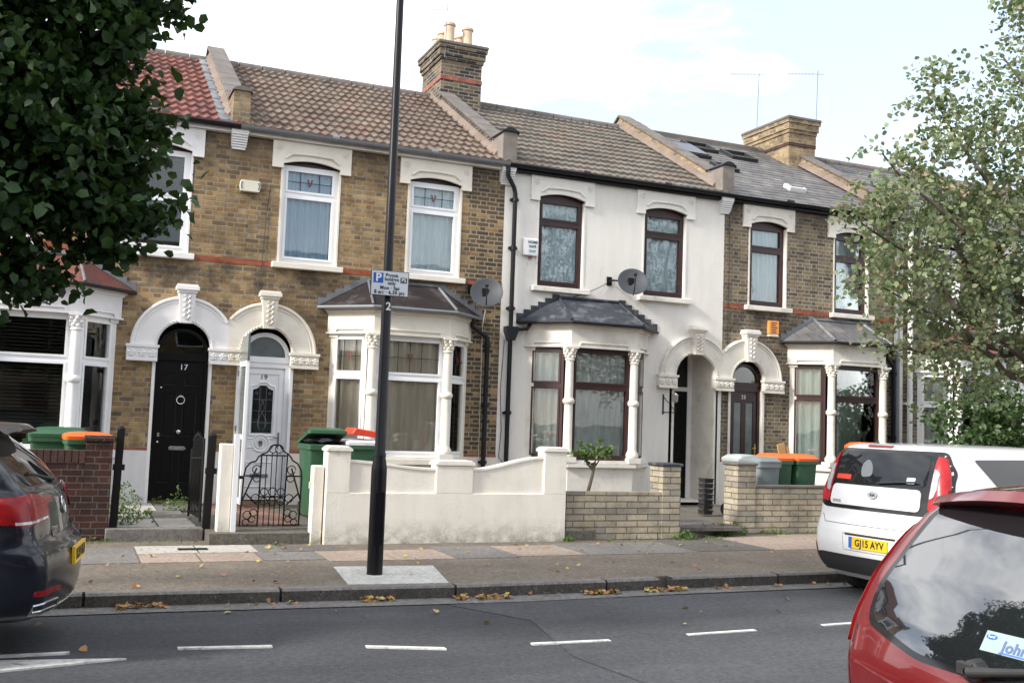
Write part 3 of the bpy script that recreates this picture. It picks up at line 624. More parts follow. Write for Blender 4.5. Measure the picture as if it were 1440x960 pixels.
def bay(T, bc, st, parent, h):
    """splayed bay window: masonry part with columns, frames, panes, curtains and roof as sub-parts"""
    hw, ew, dp = .63, 1.215, .6
    def pl(o_=0.0, e=0.0):       # plan outline offset outwards by o_
        k = o_*.4142
        return [(bc-ew-o_*1.0-e, .0), (bc-hw-k-o_*.0-.0, -dp-o_), (bc+hw+k, -dp-o_), (bc+ew+o_+e, .0)]
    m = MB(); m.M = T
    m.prism(pl(0), -.3, .66, 'z')
    m.prism(pl(.07), .62, .70, 'z') ; m.prism(pl(.05), .70, .735, 'z')
    # head: fascia, cornice steps
    def ring(o_, z0, z1, th=.16):
        out_ = pl(o_); inn = pl(-th); m.prism(out_ + inn[::-1], z0, z1, 'z')
    ring(.02, 2.68, 2.99); ring(.05, 2.99, 3.02); ring(.085, 3.02, 3.07); ring(.05, 2.655, 2.683)
    # wall pilasters
    for s_ in (-1, 1):
        x0 = bc+s_*(ew-.02); dirv = Vector((-s_*(ew-hw), -dp, 0)).normalized(); nn = Vector((s_*dp, -(ew-hw), 0)).normalized()
        a = Vector((x0, .02, 0)); b = a + dirv*.16
        pts = [a, b, b-nn*.12, a-nn*.12]; m.prism([(p.x, p.y) for p in pts], .73, 2.66, 'z')
        pts = [a+nn*.02, a+dirv*.16+nn*.02+dirv*.015, b+dirv*.015-nn*.12, a-nn*.12]
        m.prism([(p.x, p.y) for p in pts], 2.60, 2.66, 'z')
    # label mouldings over each light
    c3 = [((-hw, -dp), (hw, -dp)), ((-ew, 0), (-hw, -dp)), ((hw, -dp), (ew, 0))]
    for (p, q) in c3:
        P_, Q_ = Vector((bc+p[0], p[1], 0)), Vector((bc+q[0], q[1], 0)); t = (Q_-P_).normalized(); nn = Vector((t.y, -t.x, 0)); ln = (Q_-P_).length
        f = nn*.03
        zz = 2.70
        m.tube([P_+t*.14+f+Vector((0, 0, zz-.03)), P_+t*.17+f+Vector((0, 0, zz+.035)), Q_-t*.17+f+Vector((0, 0, zz+.035)), Q_-t*.14+f+Vector((0, 0, zz-.03))], .018, 6)
    bo = m.build('bay_window', st['bay_m'], parent)
    # columns
    for s_ in (-1, 1):
        c_ = (bc+s_*(hw-.0), -dp+.035, 0); m = MB(); m.M = T
        m.lathe([(.10, .735), (.10, .80), (.115, .81), (.115, .86), (.09, .90), (.078, .93), (.074, 1.68), (.09, 1.69), (.105, 1.72), (.105, 1.75), (.09, 1.775), (.074, 1.79), (.068, 2.42), (.085, 2.43), (.085, 2.455), (.07, 2.47), (.085, 2.56), (.105, 2.62), (.115, 2.63), (.115, 2.66)], c_, 14)
        for lay, (zz, rr_, nb) in enumerate([(2.50, .080, 7), (2.55, .092, 7), (2.60, .105, 8)]):
            for j in range(nb):
                a = 2*PI*(j+.5*lay)/nb
                m.lathe([(.001, -.03), (.020, -.02), (.026, 0), (.018, .022), (.001, .03)], (c_[0]+rr_*math.cos(a), c_[1]+rr_*math.sin(a), zz), 6)
        m.box(c_[0]-.115, c_[0]+.115, c_[1]-.115, c_[1]+.115, 2.63, 2.665); m.box(c_[0]-.12, c_[0]+.12, c_[1]-.115, c_[1]+.12, .70, .79)
        m.build('column', st['bay_m'], bo, smooth=True)
    # windows
    fm = st['bay_frame']; H_ = 1.925; tz = H_*.66 if not st.get('bay_t') else st['bay_t']
    faces = [(bc, -dp+.06, 0, 2*hw-.10, 0), (bc-(hw+ew)/2, -dp/2+.05, -math.atan2(dp, ew-hw), math.hypot(dp, ew-hw)-.20, 1), (bc+(hw+ew)/2, -dp/2+.05, math.atan2(dp, ew-hw), math.hypot(dp, ew-hw)-.20, 2)]
    for (x, y, a, w_, k) in faces:
        Tw = T @ Matrix.Translation((x, y, .735)) @ Matrix.Rotation(a, 4, 'Z')
        m = MB(); m.M = Tw; win_frame(m, w_, H_, tz, .055); 
        fo = m.build('window_frame', fm, bo)
        m = MB(); m.M = Tw; m.box(-w_/2+.05, w_/2-.05, .028, .034, .05, H_-.05); m.build('pane', st.get('bay_glass', M['glass_dark']), bo)
        if st.get('lead'):
            m = MB(); m.M = Tw; mr = MB(); mr.M = Tw; leadlight(m, mr, w_, tz+.06, H_-.09, .012)
            if k == 0: m.box(-.004, .004, .012, .018, tz+.06, H_-.09)
            m.build('leading', M['black_iron'], bo); mr.build('leaded_motif', M['motif_red'], bo)
        if st['bay_cur'] == 'blind':
            m = MB(); m.M = Tw; z = .08
            while z < H_-.08: m.add([(-w_/2+.06, .075, z), (w_/2-.06, .075, z), (w_/2-.06, .10, z+.022), (-w_/2+.06, .10, z+.022)], [(0, 1, 2, 3)]); z += .05
            for q in (-.25, .25): m.box(q*w_-.006, q*w_+.006, .07, .074, .06, H_-.06)
            m.build('blind', M['blind'], bo)
        else:
            m = MB(); m.M = Tw; curtain(m, w_-.06, H_-.04, .095, 5 if k == 0 else 3, .032, k+int(bc*10)); m.build('curtain', st['bay_cur'], bo, smooth=True)
    # roof: three hipped slopes with lead rolls
    e = .14
    eav = [(bc-ew-e-.06, -.0), (bc-hw-e*.5, -dp-e), (bc+hw+e*.5, -dp-e), (bc+ew+e+.06, -.0)]
    tw_ = .60; tp = [(bc-tw_, .0), (bc+tw_, .0)]
    m = MB(); m.M = T; z0, z1 = 3.10, 3.56
    m.add([(p[0], p[1], z0) for p in eav]+[(p[0], p[1], z1) for p in tp]+[(p[0], p[1], z0-.035) for p in eav], [(0, 1, 4), (1, 2, 5, 4), (2, 3, 5), (6, 7, 1, 0), (7, 8, 2, 1), (8, 9, 3, 2), (6, 9, 8, 7), (0, 4, 5, 3, 9, 6)])
    ro = m.build('bay_roof', st['bay_roof_m'], bo)
    m = MB(); m.M = T
    rl = st.get('roll', .022)
    for i in (0, 1):
        a = Vector((*eav[1+i], z0+.01)); b = Vector((*tp[i], z1+.01)); m.tube([a, a.lerp(b, .5), b], rl, 8)
    m.tube([(tp[0][0], -.015, z1+.01), (tp[1][0], -.015, z1+.01)], .03, 8)
    # stepped flashing against the wall
    for s_, i in ((-1, 0), (1, 1)):
        A = Vector((eav[0 if s_ < 0 else 3][0], 0, z0)); Bq = Vector((tp[i][0], 0, z1)); k = 6
        for q in range(k):
            a = A.lerp(Bq, q/k); b = A.lerp(Bq, (q+1)/k)
            m.prism([(a.x, a.z+.0), (b.x, b.z), (b.x, b.z+.055), (a.x, b.z+.055)], -.016, -.002)
    m.build('flashing', st.get('flash', M['lead']), bo, smooth=False)
    m = MB(); m.M = T; gg = [Vector((p[0], p[1]-.03, z0-.03)) for p in eav]; gg[0].y = gg[3].y = -.03
    m.tube(gg, .028, 8); m.build('bay_gutter', st.get('gut', M['pipe_black']), bo, smooth=True)
    return bo
def tile_field(T, x0, x1, y0, y1, rows, roll, amp, mat, parent, name='roof', slate=False):
    m = MB(); m.M = T; rr = random.Random(5)
    nx = max(2, int((x1-x0)/roll*6)) if not slate else int((x1-x0)/.14)
    xs = [x0+(x1-x0)*i/nx for i in range(nx+1)]
    hh = [amp*(.5+.5*math.sin(2*PI*(x-x0)/roll))**1.5 for x in xs] if not slate else [0]*len(xs)
    lift = .052 if not slate else .012
    for i in range(rows):
        a = y0+(y1-y0)*i/rows; b = y0+(y1-y0)*(i+1)/rows
        jit = {}
        def J(x): return jit.setdefault(int((x-x0)/.3), rr.uniform(-.004, .005))
        lo = [(x, a+J(x), ZR(a)+lift+h_+J(x)) for x, h_ in zip(xs, hh)]; up = [(x, b+.02, ZR(b+.02)+.002+h_*.9) for x, h_ in zip(xs, hh)]
        fr = [(x, a+.006, ZR(a)+h_*.85-.006) for x, h_ in zip(xs, hh)]
        m.grid([fr, lo, up])
    # rear slope, one sheet, and closing board at the eaves
    m.add([(x0, RIDGE, ZR(RIDGE)), (x1, RIDGE, ZR(RIDGE)), (x1, 8.1, 5.85), (x0, 8.1, 5.85)], [(0, 1, 2, 3)])
    m.add([(x0, y0, ZR(y0)-.02), (x1, y0, ZR(y0)-.02), (x1, .02, 5.81), (x0, .02, 5.81)], [(0, 1, 2, 3)])
    return m.build(name, mat, parent, smooth=not slate)
def parapet(xc, parent, side_m, cop_m, kn_m, kn_rim, back=RIDGE, front=.30, wt=.24, corb=None, kz=6.36, fil=True, knh=.42, over=.26):
    m = MB(); yy = [front, back]
    m.prism([(front, ZR(front)-.2), (front, ZR(front)+over), (back, ZR(back)+over), (back, ZR(back)-.2)], xc-wt/2, xc+wt/2, 'x')
    m.prism([(back, ZR(back)+over), (back, ZR(back)-.5), (7.9, 5.6), (7.9, 6.1)], xc-wt/2, xc+wt/2, 'x')
    po = m.build('parapet', side_m, parent)
    m = MB(); k = 9
    for i in range(k):
        a = front-.02+(back-front+.08)*i/k; b = front-.02+(back-front+.08)*(i+1)/k-.012
        dz = random.uniform(-.006, .006)
        m.prism([(a, ZR(a)+over), (a, ZR(a)+over+.055+dz), (b, ZR(b)+over+.055+dz), (b, ZR(b)+over)], xc-wt/2-.04, xc+wt/2+.04, 'x')
    m.prism([(back+.07, ZR(back)+over), (back+.07, ZR(back)+over+.055), (7.9, 6.16), (7.9, 6.1)], xc-wt/2-.04, xc+wt/2+.04, 'x')
    m.build('coping', cop_m, po, bevel=.008)
    if fil:
        m = MB()
        for s_ in (-1, 1):
            xa = xc+s_*wt/2; xb = xa+s_*.09
            m.add([(xa, front-.2, ZR(front-.2)+.16), (xb, front-.2, ZR(front-.2)+.05), (xb, back, ZR(back)+.05), (xa, back, ZR(back)+.16), (xa, front-.2, ZR(front-.2)), (xb, front-.2, ZR(front-.2)-.01)], [(0, 1, 2, 3), (0, 4, 5, 1)])
        m.build('mortar_fillet', M['fillet'], po)
    # kneeler pier over the eaves with a curved cap
    m = MB(); m.box(xc-.135, xc+.135, -.14, front+.12, 5.74, kz); ko = m.build('kneeler', kn_m, po, bevel=.006)
    m = MB(); n = 10
    arc = [(xc-.16+.32*i/n, kz+.0+.075*math.sin(PI*i/n)) for i in range(n+1)]
    m.prism(arc+[(xc+.16, kz-.025), (xc+.135, kz-.0), (xc-.135, kz-.0), (xc-.16, kz-.025)], -.17, front+.13)
    m.build('kneeler_cap', kn_rim, po)
    if corb:
        m = MB()
        for i in range(6): m.box(xc-.125+.002*i, xc+.125-.002*i, -.15+.018*i, .0, 5.70-.035*(i+1), 5.70-.035*i-.006)
        m.box(xc-.13, xc+.13, -.155, 0, 5.695, 5.74)
        m.box(xc-.10, xc+.10, -.04, 0, 5.45, 5.73)
        m.build('corbel', corb, po)
    return po
def upper_window(T, cx, w_, parent, st, k):
    z0, z1 = 3.76, 5.325; hw = w_/2
    Tw = T @ Matrix.Translation((cx, .07, z0))
    m = MB(); m.M = Tw; tz = st.get('up_t', 1.10); win_frame(m, w_, z1-z0, tz, st.get('fw', .055)); wo = m.build('window', st['up_frame'], parent)
    m = MB(); m.M = Tw; m.box(-hw+.05, hw-.05, .028, .034, .05, z1-z0-.05); m.build('pane', M['glass_up'], wo)
    if st.get('lead'):
        m = MB(); m.M = Tw; mr = MB(); mr.M = Tw; leadlight(m, mr, w_, tz+.06, z1-z0-.09, .012); m.build('leading', M['black_iron'], wo); mr.build('leaded_motif', M['motif_red'], wo)
    if st['up_cur'][k] == 'blind':
        m = MB(); m.M = Tw; z = .10
        while z < 1.45: m.add([(-hw+.06, .075, z), (hw-.06, .075, z), (hw-.06, .10, z+.022), (-hw+.06, .10, z+.022)], [(0, 1, 2, 3)]); z += .05
        m.build('blind', M['blind'], wo)
    else:
        m = MB(); m.M = Tw; curtain(m, w_-.08, z1-z0-.04, .085, st.get('folds', 7), .022, k+3+int(cx*7)); m.build('curtain', st['up_cur'][k], wo, smooth=True)
    # surround
    m = MB(); m.M = T; ow = hw+.185; iw = hw+.01; zt, zl = 5.69, 5.25
    n = 16; arc = [(cx+iw-2*iw*i/n, 5.325+.075*(1-(1-2*i/n)**2)) for i in range(n+1)]
    m.prism([(cx+iw, zl)] + arc + [(cx-iw, zl), (cx-ow, zl), (cx-ow, zt), (cx+ow, zt), (cx+ow, zl)], -.05, .0)
    m.tube([(cx-iw+.03, -.055, 5.405), (cx-iw*.86, -.06, 5.435), (cx-iw*.70, -.06, 5.485), (cx-iw*.3, -.062, 5.497), (cx, -.062, 5.50), (cx+iw*.3, -.062, 5.497), (cx+iw*.70, -.06, 5.485), (cx+iw*.86, -.06, 5.435), (cx+iw-.03, -.055, 5.405)], .02, 6)
    for s_ in (-1, 1):
        for j in range(10):
            a = 2*PI*j/10; m.lathe([(.001, -.012), (.009, -.006), (.009, 0)], (cx+s_*(ow-.10)+.05*math.cos(a), -.052, 5.57+.05*math.sin(a)), 6, 'y')
        for j in range(5):
            a = 2*PI*j/5; m.lathe([(.001, -.014), (.012, -.006), (.012, 0)], (cx+s_*(ow-.10)+.018*math.cos(a), -.052, 5.57+.018*math.sin(a)), 6, 'y')
    for s_ in (-1, 1): m.box(cx+s_*(hw+.002), cx+s_*(hw+.035), -.008, .12, 3.74, 5.30)
    m.build('window_surround', st['lintel_m'], wo, smooth=False)
    m = MB(); m.M = T; m.box(cx-hw-.02, cx+hw+.02, .07, .13, 5.327, 5.45); m.build('head_shade_strip', M['brown_frame'], wo)  # dark strip closing the arch gap, coloured as the shadow under the arch
    m = MB(); m.M = T; m.box(cx-hw-.12, cx+hw+.12, -.10, .09, 3.645, 3.735); m.build('window_sill', st.get('sill_m', st['lintel_m']), wo, bevel=.008)
    return wo
def chimney(x0, x1, y0, y1, zt, parent, mat, pots, band=None, capm=None, bm=None):
    m = MB(); b = .03
    m.box(x0, x1, y0, y1, 6.9, zt-.38); m.box(x0-b, x1+b, y0-b, y1+b, zt-.38, zt-.30); m.box(x0-2*b, x1+2*b, y0-2*b, y1+2*b, zt-.30, zt-.15); m.box(x0-3*b, x1+3*b, y0-3*b, y1+3*b, zt-.15, zt-.07)
    co = m.build('chimney', mat, parent)
    m = MB(); m.box(x0-3*b-.02, x1+3*b+.02, y0-3*b-.02, y1+3*b+.02, zt-.07, zt); m.build('chimney_cap', capm or M['coping'], co, bevel=.015)
    if band:
        m = MB(); e = .014; m.box(x0-e, x1+e, y0-e, y1+e, band-.035, band+.04);  m.build('band', bm or M['red_plain'], co)
    for (px, py, h_, rd) in pots:
        m = MB(); m.lathe([(rd*1.1, 0), (rd*.98, .04), (rd*.93, h_*.85), (rd*1.12, h_*.88), (rd*1.12, h_*.97), (rd*.98, h_), (rd*.8, h_), (rd*.78, h_-.12)], (px, py, zt), 16)
        m.build('chimney_pot', M['terracotta'], co, smooth=True)
    return co
def gutter_run(x0, x1, parent, gm, fm, fz=(5.69, 5.80)):
    m = MB(); m.box(x0, x1, -.10, -.075, fz[0], fz[1]); m.box(x0, x1, -.098, 0, fz[0]-.0, fz[0]+.015); m.build('fascia', fm, parent)
    m = MB(); n = 10
    prof = [(-.165+.062*math.cos(PI+PI*i/n), 5.80+.062*math.sin(PI+PI*i/n)) for i in range(n+1)]
    prof += [(-.165+.054*math.cos(2*PI-PI*i/n), 5.80+.054*math.sin(2*PI-PI*i/n)) for i in range(n+1)]
    m.prism(prof, x0, x1, 'x')
    x = x0+.4
    while x < x1: m.tube([(x, -.10, 5.79), (x, -.165, 5.732), (x, -.232, 5.80)], .007, 5); x += .9
    for q in (x0+(x1-x0)*.33, x0+(x1-x0)*.7): m.tube([(q-.05, -.165, 5.80-.004), (q+.05, -.165, 5.80-.004)], .067, 12)
    m.build('gutter', gm, parent, smooth=True)

def house(x0, W, mir, st, label):
    T = Matrix.Translation((x0, 0, 0)) if not mir else Matrix.Translation((x0+W, 0, 0)) @ Matrix.Diagonal((-1, 1, 1, 1))
    hs = thing('terraced_house', label, 'house', (x0+W/2, 0, 0), 0, None)
    bc, w1, w2, ww = st['bc'], st['w1'], st['w2'], st['ww']; dc, dr = st['dc'], st['dr']
    holes = [(dc-dr-.02, dc+dr+.02, -.02, 2.30+dr), (bc-1.05, bc+1.05, .75, 2.9)]
    for c_ in (w1, w2): holes.append((c_-ww/2-.03, c_+ww/2+.03, 3.74, 5.42))
    wall_shell(T, W, holes, st['wall'], hs)
    # plinth and bands
    if st.get('plinth'):
        for (a, b) in ((0, dc-dr-.03), (dc+dr+.03, bc-1.2), (bc+1.2, W)):
            if b-a < .03: continue
            m = MB(); m.M = T; m.box(a, b, -.012, 0, -.3, .735); m.build('plinth', st['plinth'], hs)
            if st.get('band'): m = MB(); m.M = T; m.box(a, b, -.016, 0, .735, .775); m.build('brick_course', M['red_plain'], hs)
    if st.get('band'):
        xs = [0, w1-ww/2-.12, w1+ww/2+.12, w2-ww/2-.12, w2+ww/2+.12, W]
        for a, b in ((xs[0], xs[1]), (xs[2], xs[3]), (xs[4], xs[5])):
            if b-a > .02: m = MB(); m.M = T; m.box(a, b, -.006, 0, 3.655, 3.735); m.build('string_course', M['brick_red'], hs)
    for k, c_ in enumerate((w1, w2)): upper_window(T, c_, ww, hs, st, k)
    bay(T, bc, st, hs, 0)
    arch_surround(T, dc, 2.30, .775, dr, st['arch_m'], hs, clip=0.0)
    m = MB(); m.M = T
    for s_ in (-1, 1): m = MB(); m.M = T; m.box(dc+s_*(dr+.004), dc+s_*(dr+.05), -.018, .1, -.05, 2.10); m.build('door_reveal', st.get('reveal_m', M['white']), hs)
    # roof
    if st['roof'] == 'slate': rf = tile_field(T, 0, W, -.17, RIDGE, 21, .3, 0, M['slate'], hs, slate=True)
    else: rf = tile_field(T, 0, W, -.17, RIDGE, 13, .15, .018 if st['roof'] == 'tile_grey' else .036, M[st['roof']], hs)
    m = MB(); x = x0
    while x < x0+W-.05:
        e = min(x+.44, x0+W); m.tube([(x, RIDGE, ZR(RIDGE)-.02), (e-.01, RIDGE, ZR(RIDGE)-.02)], .115, 10); x += .45
    m.build('ridge_tiles', st.get('ridge_m', M['coping']), rf, smooth=True)
    gutter_run(x0+.0, x0+W, hs, st['gut'], st['fas'])
    return hs, T
def V(T, x, y, z): return T @ Vector((x, y, z))

# ---- the five houses in view ------------------------------------------------
stA = dict(bc=2.79, w1=1.16, w2=3.28, ww=.93, dc=.645, dr=.385, wall=M['brick_yellow'], plinth=M['white_render'], band=1, up_frame=M['upvc'], bay_frame=M['upvc'], lintel_m=M['white'], arch_m=M['white'], bay_m=M['white'],
           up_cur=['blind', 'blind'], bay_cur='blind', up_t=.83, bay_roof_m=M['tile_red'], roof='tile_red', gut=M['pipe_black'], fas=M['white'])
hA, TA = house(-4.55, 4.52, True, stA, 'yellow brick terraced house with red tiled roof and black door numbered 17')
stB = dict(bc=2.79, w1=1.17, w2=3.28, ww=.90, dc=.60, dr=.385, wall=M['brick_yellow'], plinth=M['cream'], band=1, up_frame=M['upvc'], bay_frame=M['upvc'], lintel_m=M['cream'], arch_m=M['cream'], bay_m=M['cream'], lead=1,
           up_cur=[M['curtain_blue'], M['curtain_white']], bay_cur=M['curtain_beige'], bay_roof_m=M['felt_brown'], roof='tile_brown', gut=M['gutter_grey'], fas=M['offwhite'], bay_glass=M['glass_dark'], flash=M['lead'], reveal_m=M['upvc'])
hB, TB = house(-.03, 4.55, False, stB, 'yellow brick terraced house with mottled brown tiles and white door numbered 19')
stC = dict(bc=2.85, w1=1.31, w2=3.45, ww=.88, dc=.605, dr=.43, wall=M['render'], band=0, up_frame=M['brown_frame'], bay_frame=M['brown_frame'], lintel_m=M['render'], arch_m=M['offwhite'], bay_m=M['offwhite'], sill_m=M['offwhite'],
           up_cur=[M['curtain_white'], M['curtain_white']], bay_cur=M['curtain_net'], bay_roof_m=M['lead_dark'], roof='tile_grey', gut=M['pipe_black'], fas=M['black_paint'], flash=M['lead_dark'], up_t=1.14, folds=12, reveal_m=M['offwhite'])
hC, TC = house(4.52, 4.56, True, stC, 'off-white rendered terraced house with dark mahogany windows and an open recessed porch')
stD = dict(bc=2.76, w1=1.02, w2=3.07, ww=.84, dc=.57, dr=.36, wall=M['brick_sooty'], plinth=M['offwhite'], band=1, up_frame=M['brown_frame'], bay_frame=M['brown_frame'], lintel_m=M['offwhite'], arch_m=M['offwhite'], bay_m=M['offwhite'],
           up_cur=[M['curtain_white'], M['curtain_pale']], bay_cur=M['curtain_pale'], bay_roof_m=M['slate'], roof='slate', gut=M['pipe_black'], fas=M['black_paint'], flash=M['lead'], up_t=1.10, roll=.03, reveal_m=M['offwhite'])
hD, TD = house(9.08, 4.30, False, stD, 'sooty brown brick terraced house with slate roof, skylights and dark red door')
stE = dict(bc=2.79, w1=1.2, w2=3.28, ww=.9, dc=.6, dr=.385, wall=M['brick_sooty'], plinth=M['white_render'], band=1, up_frame=M['upvc'], bay_frame=M['upvc'], lintel_m=M['white'], arch_m=M['white'], bay_m=M['white'],
           up_cur=[M['curtain_white'], M['curtain_blue']], bay_cur=M['curtain_net'], bay_roof_m=M['tile_red'], roof='slate', gut=M['pipe_black'], fas=M['white'])
hE, TE = house(13.38, 4.5, True, stE, 'terraced house behind the tree with white window frames and a red bay roof')
stF = dict(stE); stF.update(wall=M['brick_yellow'], roof='tile_grey', bay_roof_m=M['slate'])
hF, TF = house(17.88, 4.5, False, stF, 'farthest terraced house on the right, mostly hidden behind the tree')
for (xc, pr, sm, cm, km, kr, cb, ov) in [(-.03, hB, M['brick_gold'], M['coping'], M['brick_gold'], M['coping'], M['white'], .26), (4.53, hC, M['brick_sooty'], M['coping'], M['kneel_render'], M['pipe_black'], M['white'], .26),
                                    (9.06, hD, M['brick_gold'], M['coping'], M['kneel_render'], M['pipe_black'], M['white'], .26), (13.34, hE, M['brick_gold'], M['coping'], M['kneel_render'], M['coping'], M['white'], .26),
                                    (17.86, hF, M['brick_gold'], M['coping'], M['kneel_render'], M['coping'], M['white'], .26), (-4.53, hA, M['brick_gold'], M['coping'], M['kneel_render'], M['coping'], M['white'], .26)]:
    parapet(xc, pr, sm, cm, km, kr, corb=cb, over=ov)
rfA = [c_ for c_ in hA.children if c_.name.startswith('roof')][0]
m = MB()
for i in range(7):
    a = -.17+i*.6; m.prism([(a, ZR(a)+.045), (a+.62, ZR(a+.62)+.045), (a+.62, ZR(a+.62)+.06), (a, ZR(a)+.075)], -.36, -.15, 'x')
m.build('lead_flashing', M['lead'], rfA)
rfC = [c_ for c_ in hC.children if c_.name.startswith('roof')][0]
rfD = [c_ for c_ in hD.children if c_.name.startswith('roof')][0]
chimney(4.38, 5.27, 3.35, 4.6, 9.12, rfC, M['brick_chimney'], [(4.62, 3.62, .50, .115), (5.02, 3.62, .46, .115), (4.60, 4.0, .42, .11), (5.0, 4.0, .40, .11), (4.6, 4.35, .42, .11)], band=8.36)
rfE = [c_ for c_ in hE.children if c_.name.startswith('roof')][0]
chimney(12.86, 13.62, 2.95, 4.6, 8.70, rfE, M['brick_gold'], [(13.1, 3.5, .12, .1), (13.1, 4.2, .12, .1)], band=8.05, bm=M['brick_dark'])
# skylights of the slate roof
def skylight(x, y, w_, l_, open_, parent, white=False, glass=None):
    m = MB(); t = math.atan(.553); m.M = Matrix.Translation((x, y, ZR(y)+.03)) @ Matrix.Rotation(t, 4, 'X')
    f = .06
    for a in ((-w_/2, w_/2, 0, f), (-w_/2, w_/2, l_-f, l_), (-w_/2, -w_/2+f, f, l_-f), (w_/2-f, w_/2, f, l_-f)): m.box(a[0], a[1], a[2], a[3], -.05, .06)
    so_ = m.build('skylight', M['white'] if white else M['black_plastic'], parent)
    m = MB(); m.M = Matrix.Translation((x, y, ZR(y)+.03)) @ Matrix.Rotation(t-(.0 if not open_ else open_), 4, 'X'); m.box(-w_/2+f, w_/2-f, f, l_-f, .062, .078)
    m.build('skylight_pane', glass or M['car_glass'], so_)
skylight(9.95, 2.35, .75, .95, 0, rfD); skylight(10.25, 1.55, .5, .45, .3, rfD, glass=M['card']); skylight(11.5, 2.75, .7, .6, .35, rfD); skylight(10.6, 3.0, .7, .6, .25, rfD); skylight(11.4, .75, .42, .25, 0, rfD, True, M['lead'])
skylight(14.6, 1.6, .5, .5, .2, rfE)
m = MB(); m.box(9.25, 12.6, RIDGE-.12, RIDGE+.4, ZR(RIDGE)-.08, ZR(RIDGE)+.05); m.build('box_ridge', M['coping'], rfD)

# ---- doors ------------------------------------------------------------------
def half_disc(cx, zc, r_, n=24): return [(cx+r_*math.cos(PI*i/n), zc+r_*math.sin(PI*i/n)) for i in range(n+1)]
def half_ring(cx, zc, ro, ri, n=24): return half_disc(cx, zc, ro, n) + half_disc(cx, zc, ri, n)[::-1]
def fanlight(cx, zc, r_, fm, gm, parent, y=.09, fw=.045, base=.07):
    m = MB(); m.prism(half_ring(cx, zc+base, r_-.002, r_-fw), y, y+.06); m.box(cx-r_+.002, cx+r_-.002, y-.012, y+.065, zc, zc+base)
    fo = m.build('fanlight', fm, parent)
    m = MB(); m.prism(half_disc(cx, zc+base, r_-fw+.005), y+.025, y+.032); m.build('pane', gm, fo); return fo
# 17: black, six panels
cx, dw = -.675, .385
m = MB(); m.box(cx-dw, cx-dw+.055, .07, .15, -.03, 2.14); m.box(cx+dw-.055, cx+dw, .07, .15, -.03, 2.14)
m.box(cx-dw+.056, cx+dw-.056, .10, .145, -.0, 2.10)
pn = [(-.245, -.06, 1.72, 1.92), (.06, .245, 1.72, 1.92), (-.245, -.05, .95, 1.60), (.05, .245, .95, 1.60), (-.245, -.05, .25, .78), (.05, .245, .25, .78)]
for (a, b, c_, e) in pn:
    m.tube([(cx+a, .10, c_), (cx+b, .10, c_), (cx+b, .10, e), (cx+a, .10, e), (cx+a, .10, c_)], .011, 6); m.box(cx+a+.03, cx+b-.03, .088, .101, c_+.03, e-.03)
m.box(cx-dw+.056, cx+dw-.056, .085, .101, .02, .10)
dr_ = m.build('door', M['black_paint'], hA)
m = MB(); m.tube([(cx+.01+.058*math.cos(a*PI/12), .075, 1.50+.058*math.sin(a*PI/12)) for a in range(25)], .009, 8, cap=False); m.lathe([(.02, -.03), (.025, -.015), (.02, 0)], (cx+.01, .10, 1.56), 10, 'y'); m.build('knocker', M['steel'], dr_, smooth=True)
m = MB(); m.lathe([(.001, -.075), (.03, -.065), (.036, -.045), (.025, -.02), (.03, 0)], (cx, .10, 1.02), 14, 'y'); m.build('door_knob', M['steel'], dr_, smooth=True)
m = MB(); m.prism([(cx-.105, .80), (cx-.13, .775), (cx-.13, .765), (cx-.105, .74), (cx+.105, .74), (cx+.13, .765), (cx+.13, .775), (cx+.105, .80)], .078, .10); m.build('letter_plate', M['steel'], dr_, bevel=.006)
m = MB(); m.box(cx-.30, cx-.265, .09, .10, .94, 1.0); m.lathe([(.001, -.02), (.014, -.014), (.014, 0)], (cx-.29, .10, .86), 8, 'y'); m.lathe([(.001, -.012), (.014, -.01), (.014, 0)], (cx-.28, .10, 1.68), 8, 'y'); m.build('lock', M['steel'], dr_)
text('door_number', '17', .12, face_front(cx+.03, .094, 2.0), M['num_white'], dr_, local=False)
fanlight(cx, 2.14, dw, M['black_paint'], M['glass_dark'], hA, y=.075, fw=.05)
m = MB(); m.box(cx-dw, cx+dw, .055, .15, 2.10, 2.155); m.build('transom', M['black_paint'], hA)
# 19: white upvc with shaped leaded glass
cx = .57
m = MB(); m.box(cx-dw-.01, cx-dw+.06, .06, .14, -.03, 2.14); m.box(cx+dw-.06, cx+dw+.01, .06, .14, -.03, 2.14); m.box(cx-dw+.06, cx+dw-.06, .06, .14, 2.06, 2.14)
m.box(cx-dw+.06, cx+dw-.06, .09, .135, .0, 2.06)
for (a, b, c_, e) in [(-.30, -.24, .05, 2.03), (.24, .30, .05, 2.03)]: m.box(cx+a, cx+b, .078, .091, c_, e)
m.box(cx-.24, cx+.24, .078, .091, .05, .13); m.box(cx-.24, cx+.24, .078, .091, 1.96, 2.03)
arch_g = lambda w_, z0, z1: [(cx-w_, z0), (cx+w_, z0), (cx+w_, z1-.07), (cx+w_*.55, z1-.045), (cx+w_*.3, z1), (cx-w_*.3, z1), (cx-w_*.55, z1-.045), (cx-w_, z1-.07)]
g1, g2 = arch_g(.155, 1.04, 1.78), arch_g(.185, 1.00, 1.83)
for i in range(len(g2)):
    a, b = g2[i], g2[(i+1) % len(g2)]; m.tube([(a[0], .09, a[1]), (b[0], .09, b[1])], .016, 6)
m.tube([(cx+.13*math.cos(t*PI/14), .088, .88+.13*math.sin(t*PI/14)) for t in range(29)], .015, 6); m.tube([(cx+.085*math.cos(t*PI/10), .088, .88+.085*math.sin(t*PI/10)) for t in range(21)], .010, 6)
for zz in (.95, .81):
    for s_ in (-1, 1): m.tube([(cx+s_*.125, .088, zz), (cx+s_*.20, .088, zz)], .012, 6)
